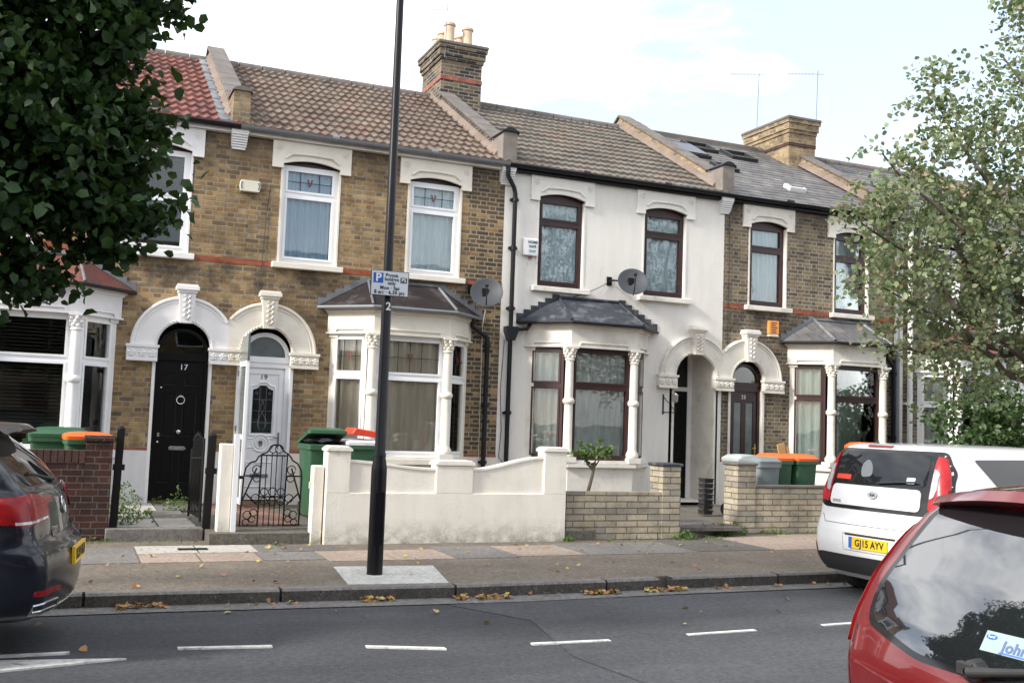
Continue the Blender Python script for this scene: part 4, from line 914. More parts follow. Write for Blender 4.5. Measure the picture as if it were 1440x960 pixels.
m.tube([(cx-.21, .09, .20), (cx+.21, .09, .20), (cx+.21, .09, .58), (cx-.21, .09, .58), (cx-.21, .09, .20)], .014, 6)
dB = m.build('door', M['upvc'], hB, smooth=False)
m = MB(); m.prism(g1, .080, .092); m.build('pane', M['car_glass'], dB)
m = MB()
for zz in (1.2, 1.38, 1.56): m.box(cx-.15, cx+.15, .074, .079, zz-.003, zz+.003)
for xx in (-.05, .05): m.box(cx+xx-.003, cx+xx+.003, .073, .078, 1.1, 1.75)
for s_ in (-1, 1):
    m.tube([(cx+s_*(.02+.05*math.sin(t*.8)), .072, 1.08+t*.06) for t in range(9)], .004, 5)
    m.tube([(cx+s_*.10+.018*math.cos(t*PI/5), .072, 1.66+.018*math.sin(t*PI/5)) for t in range(11)], .004, 5)
m.build('leading', M['lead'], dB)
m = MB(); m.lathe([(.001, -.03), (.02, -.028), (.034, -.015), (.03, 0)], (cx, .09, .89), 12, 'y'); m.tube([(cx+.022*math.cos(t*PI/6), .07, .855+.022*math.sin(t*PI/6)) for t in range(13)], .005, 6); m.build('knocker', M['lead'], dB, smooth=True)
m = MB(); m.box(cx+.255, cx+.285, .07, .09, .83, 1.05); m.tube([(cx+.27, .075, .97), (cx+.27, .045, .97), (cx+.18, .045, .97)], .010, 8); m.build('handle', M['gutter_grey'], dB, smooth=True)
m = MB(); m.box(cx-.14, cx+.14, .078, .09, .34, .40); m.build('letter_plate', M['gutter_grey'], dB, bevel=.004)
text('door_number', '19', .115, face_front(cx, .086, 1.91), M['sign_black'], dB, local=False)
fanlight(cx, 2.14, dw, M['upvc'], M['frosted'], hB, y=.06, fw=.07, base=.09)
# hinged outer door frame of 19 standing open
t = thing('storm_door', 'narrow white outer door of number 19 standing open, seen edge on', 'door', (.19, -.08, 0))
m = MB(); m.box(.165, .205, -.78, -.08, .0, .08); m.box(.165, .205, -.78, -.70, .08, 2.12); m.box(.165, .205, -.16, -.08, .08, 2.12); m.box(.165, .205, -.70, -.16, 2.04, 2.12); m.box(.165, .205, -.70, -.16, .95, 1.02); m.build('frame', M['upvc'], t)
m = MB(); m.box(.182, .19, -.70, -.16, .08, .95); m.box(.182, .19, -.70, -.16, 1.02, 2.04); m.build('panel', M['frosted'], t)
m = MB()
for zz in (.25, 1.1, 1.95): m.box(.15, .175, -.10, -.0, zz-.04, zz+.04)
m.build('hinge', M['gutter_grey'], t)
m = MB(); m.box(.168, .202, -.80, -.20, 2.121, 2.50); 
m.build('top_light', M['frosted'], t)
# 23: dark red with two glass strips
cx, dw = 9.08+.57, .36
m = MB(); m.box(cx-dw, cx-dw+.05, .06, .14, -.03, 2.16); m.box(cx+dw-.05, cx+dw, .06, .14, -.03, 2.16); m.box(cx-dw+.05, cx+dw-.05, .06, .14, 2.08, 2.18); m.box(cx-dw+.05, cx+dw-.05, .10, .14, 0, 2.08)
m.box(cx-.31, cx-.22, .085, .101, .02, 2.06); m.box(cx+.22, cx+.31, .085, .101, .02, 2.06); m.box(cx-.05, cx+.05, .085, .101, .02, 2.06); m.box(cx-.22, cx+.22, .086, .101, 1.88, 2.06); m.box(cx-.22, cx+.22, .086, .101, .02, .5)
dD = m.build('door', M['wood_door'], hD)
m = MB(); m.box(cx-.21, cx-.06, .092, .10, .52, 1.86); m.box(cx+.06, cx+.21, .092, .10, .52, 1.86); m.build('pane', M['frosted'], dD)
m = MB(); m.box(cx+.25, cx+.28, .06, .085, .85, 1.08); m.tube([(cx+.265, .07, 1.0), (cx+.265, .04, 1.0), (cx+.19, .04, 1.0)], .010, 8); m.build('handle', M['brass'], dD)
text('door_number', '23', .10, face_front(cx+.0, .082, 1.97), M['num_white'], dD, local=False)
fanlight(cx, 2.18, dw, M['wood_door'], M['glass_dark'], hD, y=.06, fw=.06)
# open recessed porch of the rendered house
a, b = 8.045, 8.905
m = MB(); m.box(a-.1, a, .0, 0.84, -.05, 2.8); m.box(b, b+.1, .0, 0.84, -.05, 2.8); m.box(a-.1, b+.1, .02, 0.84, 2.76, 2.86); m.box(a, b, 0, .84, -.1, -.0)
m.build('porch', M['offwhite'], hC)
m = MB(); m.box(b-.09, b, 0.74, .81, 0, 2.76); m.box(a, a+.09, 0.74, .81, 0, 2.76); m.box(a+.09, b-.09, 0.74, .81, 2.05, 2.13); m.build('door_frame', M['white'], hC)
m = MB(); m.box(a+.09, b-.09, 0.76, .80, .0, 2.05)
for zz in ((.2, .8), (.95, 1.85)):
    m.tube([(a+.2, .76, zz[0]), (b-.2, .76, zz[0]), (b-.2, .76, zz[1]), (a+.2, .76, zz[1]), (a+.2, .76, zz[0])], .01, 6)
dC = m.build('door', M['black_paint'], hC)
m = MB(); m.box(a+.09, b-.09, 0.77, .79, 2.13, 2.76); m.build('fanlight', M['car_glass'], hC)
for hx, TT in ((hE, TE), (hF, TF)):
    m = MB(); m.M = TT; m.box(.215, .985, .08, .13, 0, 2.7); m.build('door', M['white'], hx)

# ---- gutters' downpipes, boxes, dishes ---------------------------------------
def pipe(path, r_, parent, mat, collars=(), name='downpipe'):
    m = MB(); m.tube(path, r_, 10)
    for c_ in collars: m.tube([(c_[0], c_[1], c_[2]-.035), (c_[0], c_[1], c_[2]+.035)], r_*1.3, 10); m.box(c_[0]-r_*1.9, c_[0]+r_*1.9, c_[1]+r_*.2, 0, c_[2]-.02, c_[2]+.02)
    return m.build(name, mat, parent, smooth=True)
pipe([(3.98, -.08, 3.06), (3.98, -.08, 2.93), (4.25, -.07, 2.78), (4.27, -.07, 2.70), (4.27, -.07, -.1)], .038, hB, M['pipe_black'], [(4.27, -.07, 2.62), (4.27, -.07, 1.6), (4.27, -.07, .65)])
pipe([(4.50, -.17, 5.74), (4.50, -.17, 5.58), (4.66, -.08, 5.40), (4.69, -.07, 5.30), (4.69, -.07, -.1)], .04, hC, M['pipe_black'], [(4.69, -.07, 5.2), (4.69, -.07, 4.35), (4.69, -.07, 3.3), (4.69, -.07, 1.5)])
m = MB(); m.prism([(4.58, 2.98), (4.80, 2.98), (4.80, 2.90), (4.74, 2.74), (4.64, 2.74), (4.58, 2.90)], -.17, -.01); m.tube([(4.72, -.09, 2.93), (4.98, -.12, 2.96), (5.04, -.12, 3.06)], .035, 8); m.build('hopper', M['pipe_black'], hC)
pipe([(13.02, -.08, 3.06), (13.02, -.08, 2.9), (13.2, -.08, 2.75), (13.22, -.08, -.1)], .045, hD, M['pipe_black'], [(13.22, -.08, 2.6), (13.22, -.08, 1.3)])
pipe([(13.28, -.1, 5.7), (13.28, -.1, -.1)], .05, hE, M['gutter_grey'], [(13.28, -.1, 3)])
pipe([(13.62, -.1, 5.7), (13.62, -.1, -.1)], .055, hE, M['white'], [(13.62, -.1, 4), (13.62, -.1, 2)])
m = MB(); m.box(13.30, 13.50, -.02, 0, -.2, 5.7); m.build('party_strip', M['offwhite'], hE)
t = thing('alarm_box', 'cream curved sounder box on the brick between the two left upper windows', 'alarm box', (.175, 0, 4.79))
m = MB(); m.prism([(.03, 4.80), (.05, 4.795), (.30, 4.795), (.32, 4.80), (.335, 4.88), (.32, 4.965), (.30, 4.97), (.05, 4.97), (.03, 4.965), (.015, 4.88)], -.09, 0); m.build('case', M['ivory'], t, bevel=.015, smooth=True)
m = MB(); m.prism([(.035, 4.83), (.06, 4.83), (.045, 4.88), (.06, 4.94), (.035, 4.94), (.025, 4.885)], -.094, -.088); m.prism([(.315, 4.83), (.29, 4.83), (.305, 4.88), (.29, 4.94), (.315, 4.94), (.325, 4.885)], -.094, -.088); m.build('side_lens', M['gutter_grey'], t)
t = thing('alarm_box', 'white alarm box with lettering on the rendered wall left of a brown window', 'alarm box', (5.03, 0, 4.22))
B((4.88, 5.17, -.07, 0, 4.25, 4.55)).build('case', M['white'], t, bevel=.012)
B((4.955, 5.15, -.073, -.069, 4.28, 4.53)).build('label_panel', M['sign_white'], t)
for i, (s_, sz) in enumerate((('HOME', .062), ('SAFE', .062))): text('lettering', s_, sz, face_front(5.052, -.0745, 4.485-.075*i), M['sign_black'], t, local=False, bold=.001)
B((4.985, 5.12, -.0745, -.0725, 4.335, 4.345), (4.985, 5.11, -.0745, -.0725, 4.31, 4.32)).build('printed_lines', M['sign_black'], t)
m = MB(); m.lathe([(.03, 0), (.035, .03), (.02, .045)], (5.03, -.04, 4.205), 10); m.build('strobe', M['motif_red'], t)
t = thing('alarm_box', 'orange alarm box on the sooty brick between the dark red door and bay', 'alarm box', (10.22, 0, 3.18))
B((10.10, 10.345, -.07, 0, 3.21, 3.47)).build('case', M['orange_box'], t, bevel=.01)
B((10.11, 10.335, -.072, 0, 3.16, 3.205)).build('strobe', M['ivory'], t, bevel=.008)
m = MB()
for i in range(5): m.box(10.155, 10.155+(.13, .10, .14, .11, .12)[i], -.0735, -.068, 3.42-.045*i, 3.44-.045*i)
m.build('printed_lines', M['motif_red'], t)
def sat_dish(x, z, yaw_, tilt, label, foot, r_=.27):
    t = thing('satellite_dish', label, 'satellite dish', (foot[0], 0, foot[1]))
    m = MB(); m.M = Matrix.Translation((x, -.38, z)) @ Matrix.Rotation(yaw_, 4, 'Z') @ Matrix.Rotation(tilt, 4, 'X')
    n = 8; prof = [(max(.001, r_*i/n), -.07*(i/n)**2+.07) for i in range(n+1)]
    m.lathe(prof+[(r_+.006, .0), (r_, .012)]+[(max(.001, r_*i/n), -.07*(i/n)**2+.08) for i in range(n-1, -1, -1)], (0, 0, 0), 28, 'y')
    m.build('reflector', M['dish'], t, smooth=True)
    m = MB(); Mx = m.M = Matrix.Translation((x, -.38, z)) @ Matrix.Rotation(yaw_, 4, 'Z') @ Matrix.Rotation(tilt, 4, 'X')
    m.tube([(0, .06, -r_*.95), (0, -.12, -r_*.75), (0, -.25, -r_*.25), (0, -.27, -r_*.1)], .011, 6); m.lathe([(.022, -.03), (.032, 0), (.032, .05), (.02, .07)], (0, -.28, -r_*.06), 10, 'y'); m.build('feed_arm', M['black_plastic'], t)
    m = MB(); m.tube([(foot[0], 0, foot[1]), (foot[0], -.16, foot[1]), (x, -.30, z), ], .016, 8); m.box(foot[0]-.05, foot[0]+.05, -.015, 0, foot[1]-.08, foot[1]+.08); m.box(x-.05, x+.05, -.33, -.28, z-.07, z+.07); m.build('bracket', M['black_iron'], t)
sat_dish(4.10, 3.50, R(-22), R(-22), 'grey satellite dish on the brick wall above the black downpipe', (3.95, 3.58))
sat_dish(6.90, 3.92, R(-20), R(-25), 'grey satellite dish on the rendered wall between the two brown windows', (6.62, 3.94))
def cable(path, label, mat=M['black_plastic'], r_=.006):
    m = MB(); m.tube(path, r_, 5); return tag(m.build('cable', mat), label, 'cable')
cable([(6.62, -.02, 3.93), (6.35, -.04, 3.78), (6.1, -.02, 3.66), (5.9, -.02, 3.60)], 'thin black cable sagging from the rendered wall dish to the dark bay roof')
cable([(4.10, -.38, 3.3), (4.12, -.2, 2.95), (4.18, -.04, 2.8), (4.2, -.02, 1.2), (4.21, -.02, 0)], 'pale cable hanging from the dish beside the black downpipe', M['ivory'])
cable([(.33, -.01, 4.82), (.50, -.012, 4.95), (.46, -.012, 4.5), (.44, -.012, 4.0), (.42, -.012, 3.55), (.36, -.012, 3.2)], 'thin dark cable running down brick from the cream alarm box')
cable([(9.18, -.012, 5.6), (9.2, -.012, 4.6), (9.19, -.012, 3.7), (9.2, -.012, 2.9)], 'thin dark cable running down the sooty brick beside the rendered house')
cable([(4.60, -.02, 2.75), (4.56, -.02, 1.9), (4.60, -.02, 1.2), (4.57, -.02, .75), (4.66, -.05, .6)], 'black cable drooping beside the downpipe with the hopper')
t = thing('wall_lamp', 'small metal wall lamp bracket beside the recessed porch', 'lamp', (7.88, 0, 1.6))
m = MB(); m.box(7.80, 7.82, -.02, 0, 1.58, 1.95); m.tube([(7.81, -.02, 1.62), (7.98, -.16, 1.62), (8.0, -.17, 1.75)], .010, 6); m.tube([(7.81, -.02, 1.9), (7.92, -.10, 1.75), (7.98, -.15, 1.65)], .008, 6); m.build('bracket', M['black_iron'], t)
m = MB(); m.lathe([(.02, 0), (.05, .03), (.055, .13), (.06, .14), (.02, .18)], (7.98, -.15, 1.80), 8); m.build('lantern', M['steel'], t)
def aerial(x, y, z0, h_, kind, label):
    t = thing('aerial', label, 'aerial', (x, y, z0))
    m = MB(); m.tube([(x, y, z0), (x+.05, y, z0+h_)], .009, 6); m.build('mast', M['gutter_grey'], t)
    m = MB()
    if kind:
        zt = z0+h_*kind; m.tube([(x-.42, y+.55, zt+.10), (x+.12, y-.15, zt-.03)], .007, 5)
        for i in range(8): m.tube([(x-.40+i*.05-.06, y+.52-i*.065-.05, zt+.095-i*.012), (x-.40+i*.05+.06, y+.52-i*.065+.05, zt+.095-i*.012)], .003, 4)
        m.build('elements', M['gutter_grey'], t)
aerial(4.42, 3.28, 8.75, 3.4, .3, 'thin grey aerial mast on the dark brick chimney stack')
aerial(13.0, 4.4, 8.6, 1.6, .98, 'left of two thin aerials above the golden brick chimney')
aerial(13.75, 3.1, 8.1, 1.9, .95, 'right aerial mast fixed beside the golden brick chimney')

# ================================================================== FRONT WALLS, GATES, POSTS
t = thing('garden_wall', 'cream rendered garden wall with swooping top and three capped pillars before number 19', 'garden wall', (2.33, -3.85, PZ))
def cpil(x0, x1, z1, y0=-3.967, y1=-3.74):
    m = MB(); m.box(x0, x1, y0, y1, .415, z1-.05); m.build('pillar', M['cream_wall'], t, bevel=.008)
    m = MB(); m.box(x0-.02, x1+.02, y0-.02, y1+.02, z1-.05, z1-.02); m.prism([(x0-.02, z1-.02), (x1+.02, z1-.02), (x1-.03, z1+.015), (x0+.03, z1+.015)], y0-.02, y1+.02); m.build('cap', M['cream_wall'], t, bevel=.008)
cpil(.70, .99, .97); cpil(2.10, 2.60, .82); cpil(3.60, 3.93, 1.02)
def swoop(x0, x1, za, zb, dip=None):
    n = 14; pts = []
    for i in range(n+1):
        f = i/n; s_ = f*f*(3-2*f); pts.append((x0+(x1-x0)*f, za+(zb-za)*s_))
    m = MB(); m.prism([(x0, .41)] + pts + [(x1, .41)], -3.93, -3.78); m.build('panel', M['cream_wall'], t)
    m = MB(); m.prism([(p[0], p[1]) for p in pts] + [(p[0], p[1]+.03) for p in reversed(pts)], -3.945, -3.765); m.build('coping', M['cream_wall'], t, bevel=.005)
swoop(.985, 2.105, .785, .70); swoop(2.595, 3.605, .70, .87)
B((.70, 3.93, -3.966, -3.75, -.3, .42)).build('base_course', M['cream_wall'], t, bevel=.006)
t = thing('gate_post', 'short cream gate post beside the green bins, right of the iron gate', 'gate post', (.60, -3.8, PZ)); B((.55, .685, -3.90, -3.74, -.3, .74)).build('shaft', M['cream_wall'], t, bevel=.012)
B((.525, .551, -3.84, -3.80, .46, .54)).build('latch', M['ivory'], t)
t = thing('gate_post', 'flat cream gate post between the black post and slim white post', 'gate post', (-.44, -3.6, PZ)); B((-.52, -.37, -3.66, -3.50, -.3, .97)).build('shaft', M['cream_wall'], t, bevel=.01)
B((-.50, -.39, -3.50, -3.44, .1, .16)).build('bracket', M['gutter_grey'], t)
t = thing('gate_post', 'slim white metal post left of the scrolled iron gate', 'gate post', (-.33, -3.64, PZ)); B((-.365, -.305, -3.70, -3.62, -.3, 1.09)).build('shaft', M['upvc'], t)
B((-.305, -.29, -3.69, -3.63, .55, .63), (-.305, -.29, -3.69, -3.63, .1, .16)).build('hinge', M['gutter_grey'], t)
def bwall(label, x0, x1, zt, px0, px1, pzt, y0, y1, mat, capm, loc, pdep=.34, cap=.045, wcap=True):
    t = thing('garden_wall', label, 'garden wall', loc)
    a = B((x0, x1, y0, y1, -.35, zt)).build('wall', mat, t)
    if wcap: B((x0, x1, y0-.015, y1+.015, zt, zt+.04)).build('coping', capm, t, bevel=.008)
    B((px0, px1, y0-.012, y0+pdep, -.35, pzt-cap)).build('pillar', mat, t)
    B((px0-.03, px1+.03, y0-.04, y0+pdep+.03, pzt-cap, pzt)).build('cap', capm, t, bevel=.012)
    return t
bwall('low split-stone wall with dark topped end pillar before the rendered house', 3.965, 5.44, .45, 5.44, 5.73, .85, -3.92, -3.80, M['stone_brick'], M['lead_dark'], (4.8, -3.85, PZ), wcap=False)
bwall('low split-stone wall with coping and tall left pillar before the dark red door', 7.37, 12.9, .49, 7.05, 7.37, .86, -3.42, -3.30, M['stone_brick'], M['coping'], (9.5, -3.4, PZ))
tA = bwall('dark red brick garden wall with end pillar on the far left', -5.6, -2.0, .84, -2.0, -1.71, 1.02, -3.35, -3.14, M['brick_dark'], M['brick_dark'], (-3, -3.3, PZ), pdep=.27, cap=.07, wcap=False)
# soldier course on top of the dark wall
m = MB(); x = -5.6
while x < -2.02: m.box(x+.005, min(x+.07, -2.0), -3.357, -3.133, .70, .845); x += .075
m.build('soldier_course', plain('dark_red_soldiers', (.055, .026, .022, 1), .85, var=.35, scale=12, bump=.5), tA)
def post(x, y, z1, r_, label, lean=0):
    t = thing('gate_post', label, 'gate post', (x, y, PZ))
    m = MB(); m.box(-r_, r_, -r_, r_, -.1, z1-PZ-.04); m.lathe([(r_*1.1, z1-PZ-.04), (r_*1.15, z1-PZ-.02), (r_*.6, z1-PZ+.005), (.005, z1-PZ+.015)], (0, 0, 0), 10)
    o = m.build('shaft', M['black_iron'], t, local=True); t.rotation_euler = (0, lean, 0)
    m = MB(); m.box(-r_-.02, r_+.03, -r_-.008, -r_, z1*.55-PZ, z1*.55-PZ+.07); m.build('bracket', M['black_iron'], t, local=True)
post(-1.655, -3.25, 1.13, .043, 'black square post beside the dark red brick pillar', R(1.2))
post(-.60, -3.30, 1.08, .045, 'black square post beside the flat cream gate post', R(1))
# wrought iron gate with scrolls
t = thing('iron_gate', 'black wrought iron gate with arched top and ring scrolls before number 19', 'gate', (.2, -3.08, -.12))
gx0, gx1, gy = -.17, .585, -3.08
Wd = gx1-gx0
def gp(u_, z): return (gx0+Wd*u_, gy, z)
m = MB(); rb = .011
fr = [[gp(0, -.10), gp(.03, .55), gp(.06, .66), gp(.14, .73), gp(.22, .745)], [gp(.22, .745), gp(.26, .80), gp(.34, .84), gp(.40, .86), gp(.50, .955), gp(.60, .955), gp(.68, .87), gp(.75, .84), gp(.80, .80), gp(.83, .76)], [gp(.83, .76), gp(.92, .72), gp(.98, .64), gp(1.0, .55), gp(.98, -.10)],
      [gp(.29, -.10), gp(.31, .84)], [gp(.72, -.10), gp(.74, .84)], [gp(.31, .82), gp(.74, .82)], [gp(0, -.07), gp(.29, -.07)], [gp(.72, -.07), gp(.98, -.07)], [gp(.03, .56), gp(.31, .56)], [gp(.74, .56), gp(1, .56)], [gp(.30, .30), gp(.73, .30)],
      [gp(.03, .26), gp(.24, .66)], [gp(.99, .26), gp(.82, .66)], [gp(.08, .34), gp(.27, .20)], [gp(.95, .34), gp(.76, .20)]]
for p in fr: m.tube(p, rb, 6)
m.build('frame', M['black_iron'], t)
for u_ in (.39, .48, .56, .65):
    m = MB(); m.tube([gp(u_, -.08), gp(u_+.005, .86 if u_ in (.48, .56) else .82)], .007, 5); m.build('bar', M['black_iron'], t)
for (u_, z, rr_) in [(.24, .64, .052), (.25, .53, .045), (.82, .64, .052), (.81, .53, .045), (.50, .90, .05), (.60, .90, .05), (.38, .36, .045), (.52, .36, .052), (.66, .36, .045), (.38, .24, .045), (.52, .24, .052), (.66, .24, .045), (.24, .28, .05), (.80, .28, .05),
                   (.12, .07, .05), (.20, .02, .04), (.10, -.02, .04), (.88, .07, .05), (.80, .02, .04), (.90, -.02, .04), (.22, .10, .045), (.79, .10, .045)]:
    m = MB(); c_ = gp(u_, z); m.tube([(c_[0]+rr_*math.cos(k*PI/9), gy, c_[2]+rr_*math.sin(k*PI/9)) for k in range(18)], .0065, 5); m.build('scroll', M['black_iron'], t)
m = MB(); m.box(gx0-.06, gx0+.01, gy-.01, gy+.01, .52, .56); m.box(gx0-.06, gx0-.045, gy-.012, gy+.012, .44, .60); m.build('latch', M['black_iron'], t)
t = thing('iron_gate', 'black railing gate swung open inwards beside the black door path', 'gate', (-.66, -3.2, -.05))
m = MB()
m.tube([(-.665, -3.22, .0), (-.665, -3.22, 1.02)], .016, 6); m.tube([(-.72, -2.45, .0), (-.72, -2.45, .86)], .016, 6); m.tube([(-.665, -3.22, .06), (-.72, -2.45, .06)], .013, 6); m.tube([(-.665, -3.22, .78), (-.72, -2.45, .74)], .013, 6)
m.build('frame', M['black_iron'], t)
for i in range(7):
    f = (i+1)/8; m = MB(); m.tube([(-.665-.055*f, -3.22+.77*f, .04), (-.665-.055*f, -3.22+.77*f, .90+.12*math.sin(f*PI)), ], [.008, .008], 5); m.lathe([(.001, 0), (.014, .02), (.001, .08)], (-.665-.055*f, -3.22+.77*f, .90+.12*math.sin(f*PI)), 6); m.build('bar', M['black_iron'], t)

# ================================================================== BINS
def bin_(x, y, rz, body, lid, label, w_=.56, dp=.66, h=.98, open_=0, lidh=.08, gz=-.06, bag=False, sc=1):
    t = thing('wheelie_bin', label, 'wheelie bin', (x, y, gz), rz)
    m = MB(); a, b, c_, e = w_/2*.82, w_/2, dp/2*.72, dp/2
    def rr_(hx, hy, z, r_=.05):
        pts = []
        for (sx, sy, a0) in ((1, 1, 0), (-1, 1, 90), (-1, -1, 180), (1, -1, 270)):
            for q in (0, 30, 60, 90): pts.append((sx*(hx-r_)+r_*math.cos(R(a0+q)), sy*(hy-r_)+r_*math.sin(R(a0+q)), z))
        return pts
    rows = [rr_(a, c_, .03), rr_(a+.008, c_+.01, .12), rr_(b*.97, e*.96, h-.10), rr_(b*.97+.02, e*.96+.02, h-.095), rr_(b*.97+.022, e*.96+.02, h-.03), rr_(b*.97+.012, e*.96+.01, h-.02)]
    m.grid(rows, loop=True); n = len(rows[0]); m.add(rows[0], [tuple(range(n))]); 
    m.box(-a*.8, a*.8, -c_-.008, -c_+.02, .25, .6)
    bo = m.build('body', body, t, smooth=True, local=True)
    m = MB(); m.M = Matrix.Translation((0, e*.96, h-.02)) @ Matrix.Rotation(-open_, 4, 'X') @ Matrix.Translation((0, -e*.96, 0))
    k = b*1.02
    rows = [rr_(k+.012, e+.01, -.02), rr_(k+.015, e+.015, .02), rr_(k-.01, e-.01, .045), rr_(k*.8, e*.78, lidh), rr_(k*.4, e*.4, lidh+.012)]
    m.grid(rows, loop=True); m.add(rows[-1], [tuple(range(n))]); m.add(rows[0], [tuple(range(n))])
    for q in (-.6, -.2, .2, .6): m.box(q*k-.02, q*k+.02, e*.95, e+.035, -.03, .04)
    m.build('lid', lid, t, smooth=True, local=True)
    m = MB(); m.tube([(-b*.8, e+.06, h-.09), (b*.8, e+.06, h-.09)], .016, 8)
    for q in (-.8, -.3, .3, .8): m.box(q*b-.012, q*b+.012, e*.9, e+.07, h-.13, h-.07)
    m.build('handle', body, t, local=True)
    for s_ in (-1, 1):
        m = MB(); m.lathe([(.02, -.03), (.09, -.028), (.10, -.01), (.10, .01), (.09, .028), (.02, .03)], (s_*(a-.02), c_+.03, .10), 16, 'x'); m.build('wheel', M['rubber'], t, local=True, smooth=True)
    if bag:
        m = MB(); rows = []
        for i in range(9):
            f = i/8; rad = math.sin(PI*min(1, .18+f*.82))
            rows.append([((b*1.0*rad+.012*math.sin(j*2.3+i))*math.cos(2*PI*j/20), (e*.94*rad+.012*math.cos(j*3.1))*math.sin(2*PI*j/20), h-.06+.22*f+.018*math.sin(j*1.7+i*2)) for j in range(20)])
        m.grid(rows, loop=True); m.add(rows[-1], [tuple(range(20))]); m.build('rubbish_bag', M['bag'], t, smooth=True, local=True)
    return t
bin_(1.08, -1.95, R(2), M['bin_green'], M['bin_green'], 'green wheelie bin with its lid propped up by a black bag', w_=.52, open_=R(15), bag=True, h=1.03)
bin_(1.62, -1.95, R(-2), M['bin_green'], M['card'], 'green wheelie bin topped by a white lid and red lid, behind the lamp post', w_=.48, h=1.05, lidh=.05)
m = MB(); m.M = Matrix.Translation((1.64, -2.0, 1.075)) @ Matrix.Rotation(R(6), 4, 'Y'); m.prism([(-.21, 0), (.21, 0), (.21, .03), (.16, .085), (-.17, .095), (-.21, .03)], -.26, .26)
tag(m.build('box_lid', M['bin_red'], bevel=.012), 'red plastic lid lying on the white-topped green bin', 'lid')
bin_(-2.30, -2.35, R(88), M['bin_green'], M['bin_green'], 'large green wheelie bin with green lid behind the dark brick wall', h=1.07, lidh=.09)
bin_(-1.98, -2.85, R(4), M['bin_green'], M['bin_orange'], 'green bin with orange lid behind the dark red brick pillar', w_=.52, dp=.5, h=1.06, lidh=.06)
bin_(7.93, -2.78, R(4), M['bin_grey'], M['bin_grey'], 'grey wheelie bin behind the split-stone wall pillar', w_=.45, dp=.5, h=.93)
bin_(8.0, -2.2, R(2), M['bin_grey'], M['bin_pale'], 'grey bin with a pale lid just behind the tall stone pillar', w_=.45, dp=.5, h=.94)
bin_(8.33, -2.6, R(-4), M['bin_green'], M['bin_orange'], 'left of two green bins with orange lids next to the grey bin', w_=.43, dp=.5, h=.98)
bin_(8.80, -2.6, R(5), M['bin_green'], M['bin_orange'], 'right of two green bins with orange lids next to the grey bin', w_=.45, dp=.5, h=.98)
bin_(10.3, -2.5, R(3), M['bin_green'], M['bin_orange'], 'green bin with orange lid behind the wooden boards by the bay', w_=.46, dp=.5, h=1.20)
t = thing('board_fence', 'short run of weathered brown boards beside the white car', 'fence', (10.1, -2.9, PZ))
for i in range(5): B((9.62+i*.17, 9.62+i*.17+.155, -2.95, -2.925, -.1, 1.02+.02*math.sin(i*3))).build('board', M['old_wood'], t)
B((9.6, 10.5, -2.922, -2.88, .75, .82)).build('rail', M['old_wood'], t)
m = MB(); m.M = Matrix.Translation((9.02, -2.2, -.12)) @ Matrix.Rotation(R(-14), 4, 'Y'); m.box(0, .14, 0, .03, 0, 1.28); m.box(.16, .22, .005, .03, 0, 1.2)
tag(m.build('wooden_board', M['wood']), 'raw wooden board sticking up behind the orange bin lids', 'board')
t = thing('plastic_crate', 'stack of black ribbed trays beside the porch of the rendered house', 'crate', (7.42, -2.03, -.06))
for i in range(7):
    m = MB(); m.box(7.34, 7.50, -2.12, -1.95, -.04+i*.085, .025+i*.085); m.box(7.33, 7.51, -2.13, -1.94, .01+i*.085, .03+i*.085); m.build('tray', M['black_plastic'], t)

# ================================================================== LAMP POST WITH PARKING SIGN
lx, ly = .665, -6.37
t = thing('lamp_post', 'black street lamp post with numeral 2 standing on a pale concrete square', 'lamp post', (lx, ly, PZ))
m = MB(); m.lathe([(.092, -.02), (.080, .0), (.078, .03), (.078, 1.02), (.076, 1.06), (.058, 1.16), (.056, 1.20)], (lx, ly, PZ), 20); m.build('base', M['post_black'], t, smooth=True)
m = MB(); m.lathe([(.062, 1.16), (.062, 1.19), (.054, 1.20), (.040, 5.2), (.034, 7.6)], (lx, ly, PZ), 18); m.build('column', M['post_black'], t, smooth=True)
m = MB(); m.box(lx-.045, lx+.045, ly-.081, ly-.075, .10, .62); m.lathe([(.001, -.004), (.008, -.003), (.008, 0)], (lx, ly-.081, .36), 8, 'y'); m.build('access_door', M['post_black'], t, bevel=.003)
m = MB(); m.tube([(lx, ly, 7.38), (lx, ly-.15, 7.5), (lx, ly-.6, 7.55)], .025, 8); m.prism([(ly-1.15, 7.50), (ly-.5, 7.50), (ly-.5, 7.60), (ly-.75, 7.66), (ly-1.1, 7.60)], lx-.13, lx+.13, 'x'); m.build('lantern', M['gutter_grey'], t, bevel=.02)
text('numeral', '2', .11, face_front(lx+.004, ly-.0535, 2.46), M['num_white'], t, local=False, bold=.002)
sx, sz = .662, 2.69
t = thing('parking_sign', 'white parking permit sign with blue P fixed to the black lamp post', 'sign', (sx, ly-.08, 2.57))
m = MB(); m.box(sx-.197, sx+.197, ly-.095, ly-.090, sz-.128, sz+.128); m.build('backing_plate', M['sign_black'], t, bevel=.003)
B((sx-.189, sx+.189, ly-.098, ly-.095, sz-.120, sz+.120)).build('face_plate', M['sign_white'], t)
B((sx-.172, sx-.070, ly-.0995, ly-.0978, sz-.002, sz+.100)).build('blue_square', M['sign_blue'], t)
B((sx+.108, sx+.176, ly-.0995, ly-.0978, sz+.012, sz+.066)).build('black_square', M['sign_black'], t)
m = MB()
for zz in (sz-.08, sz+.07): m.tube([(lx+.062*math.cos(k*PI/10), ly+.062*math.sin(k*PI/10), zz) for k in range(21)], .010, 6); m.box(lx-.03, lx+.03, ly-.090, ly-.05, zz-.012, zz+.012)
m.build('clamp', M['gutter_grey'], t)
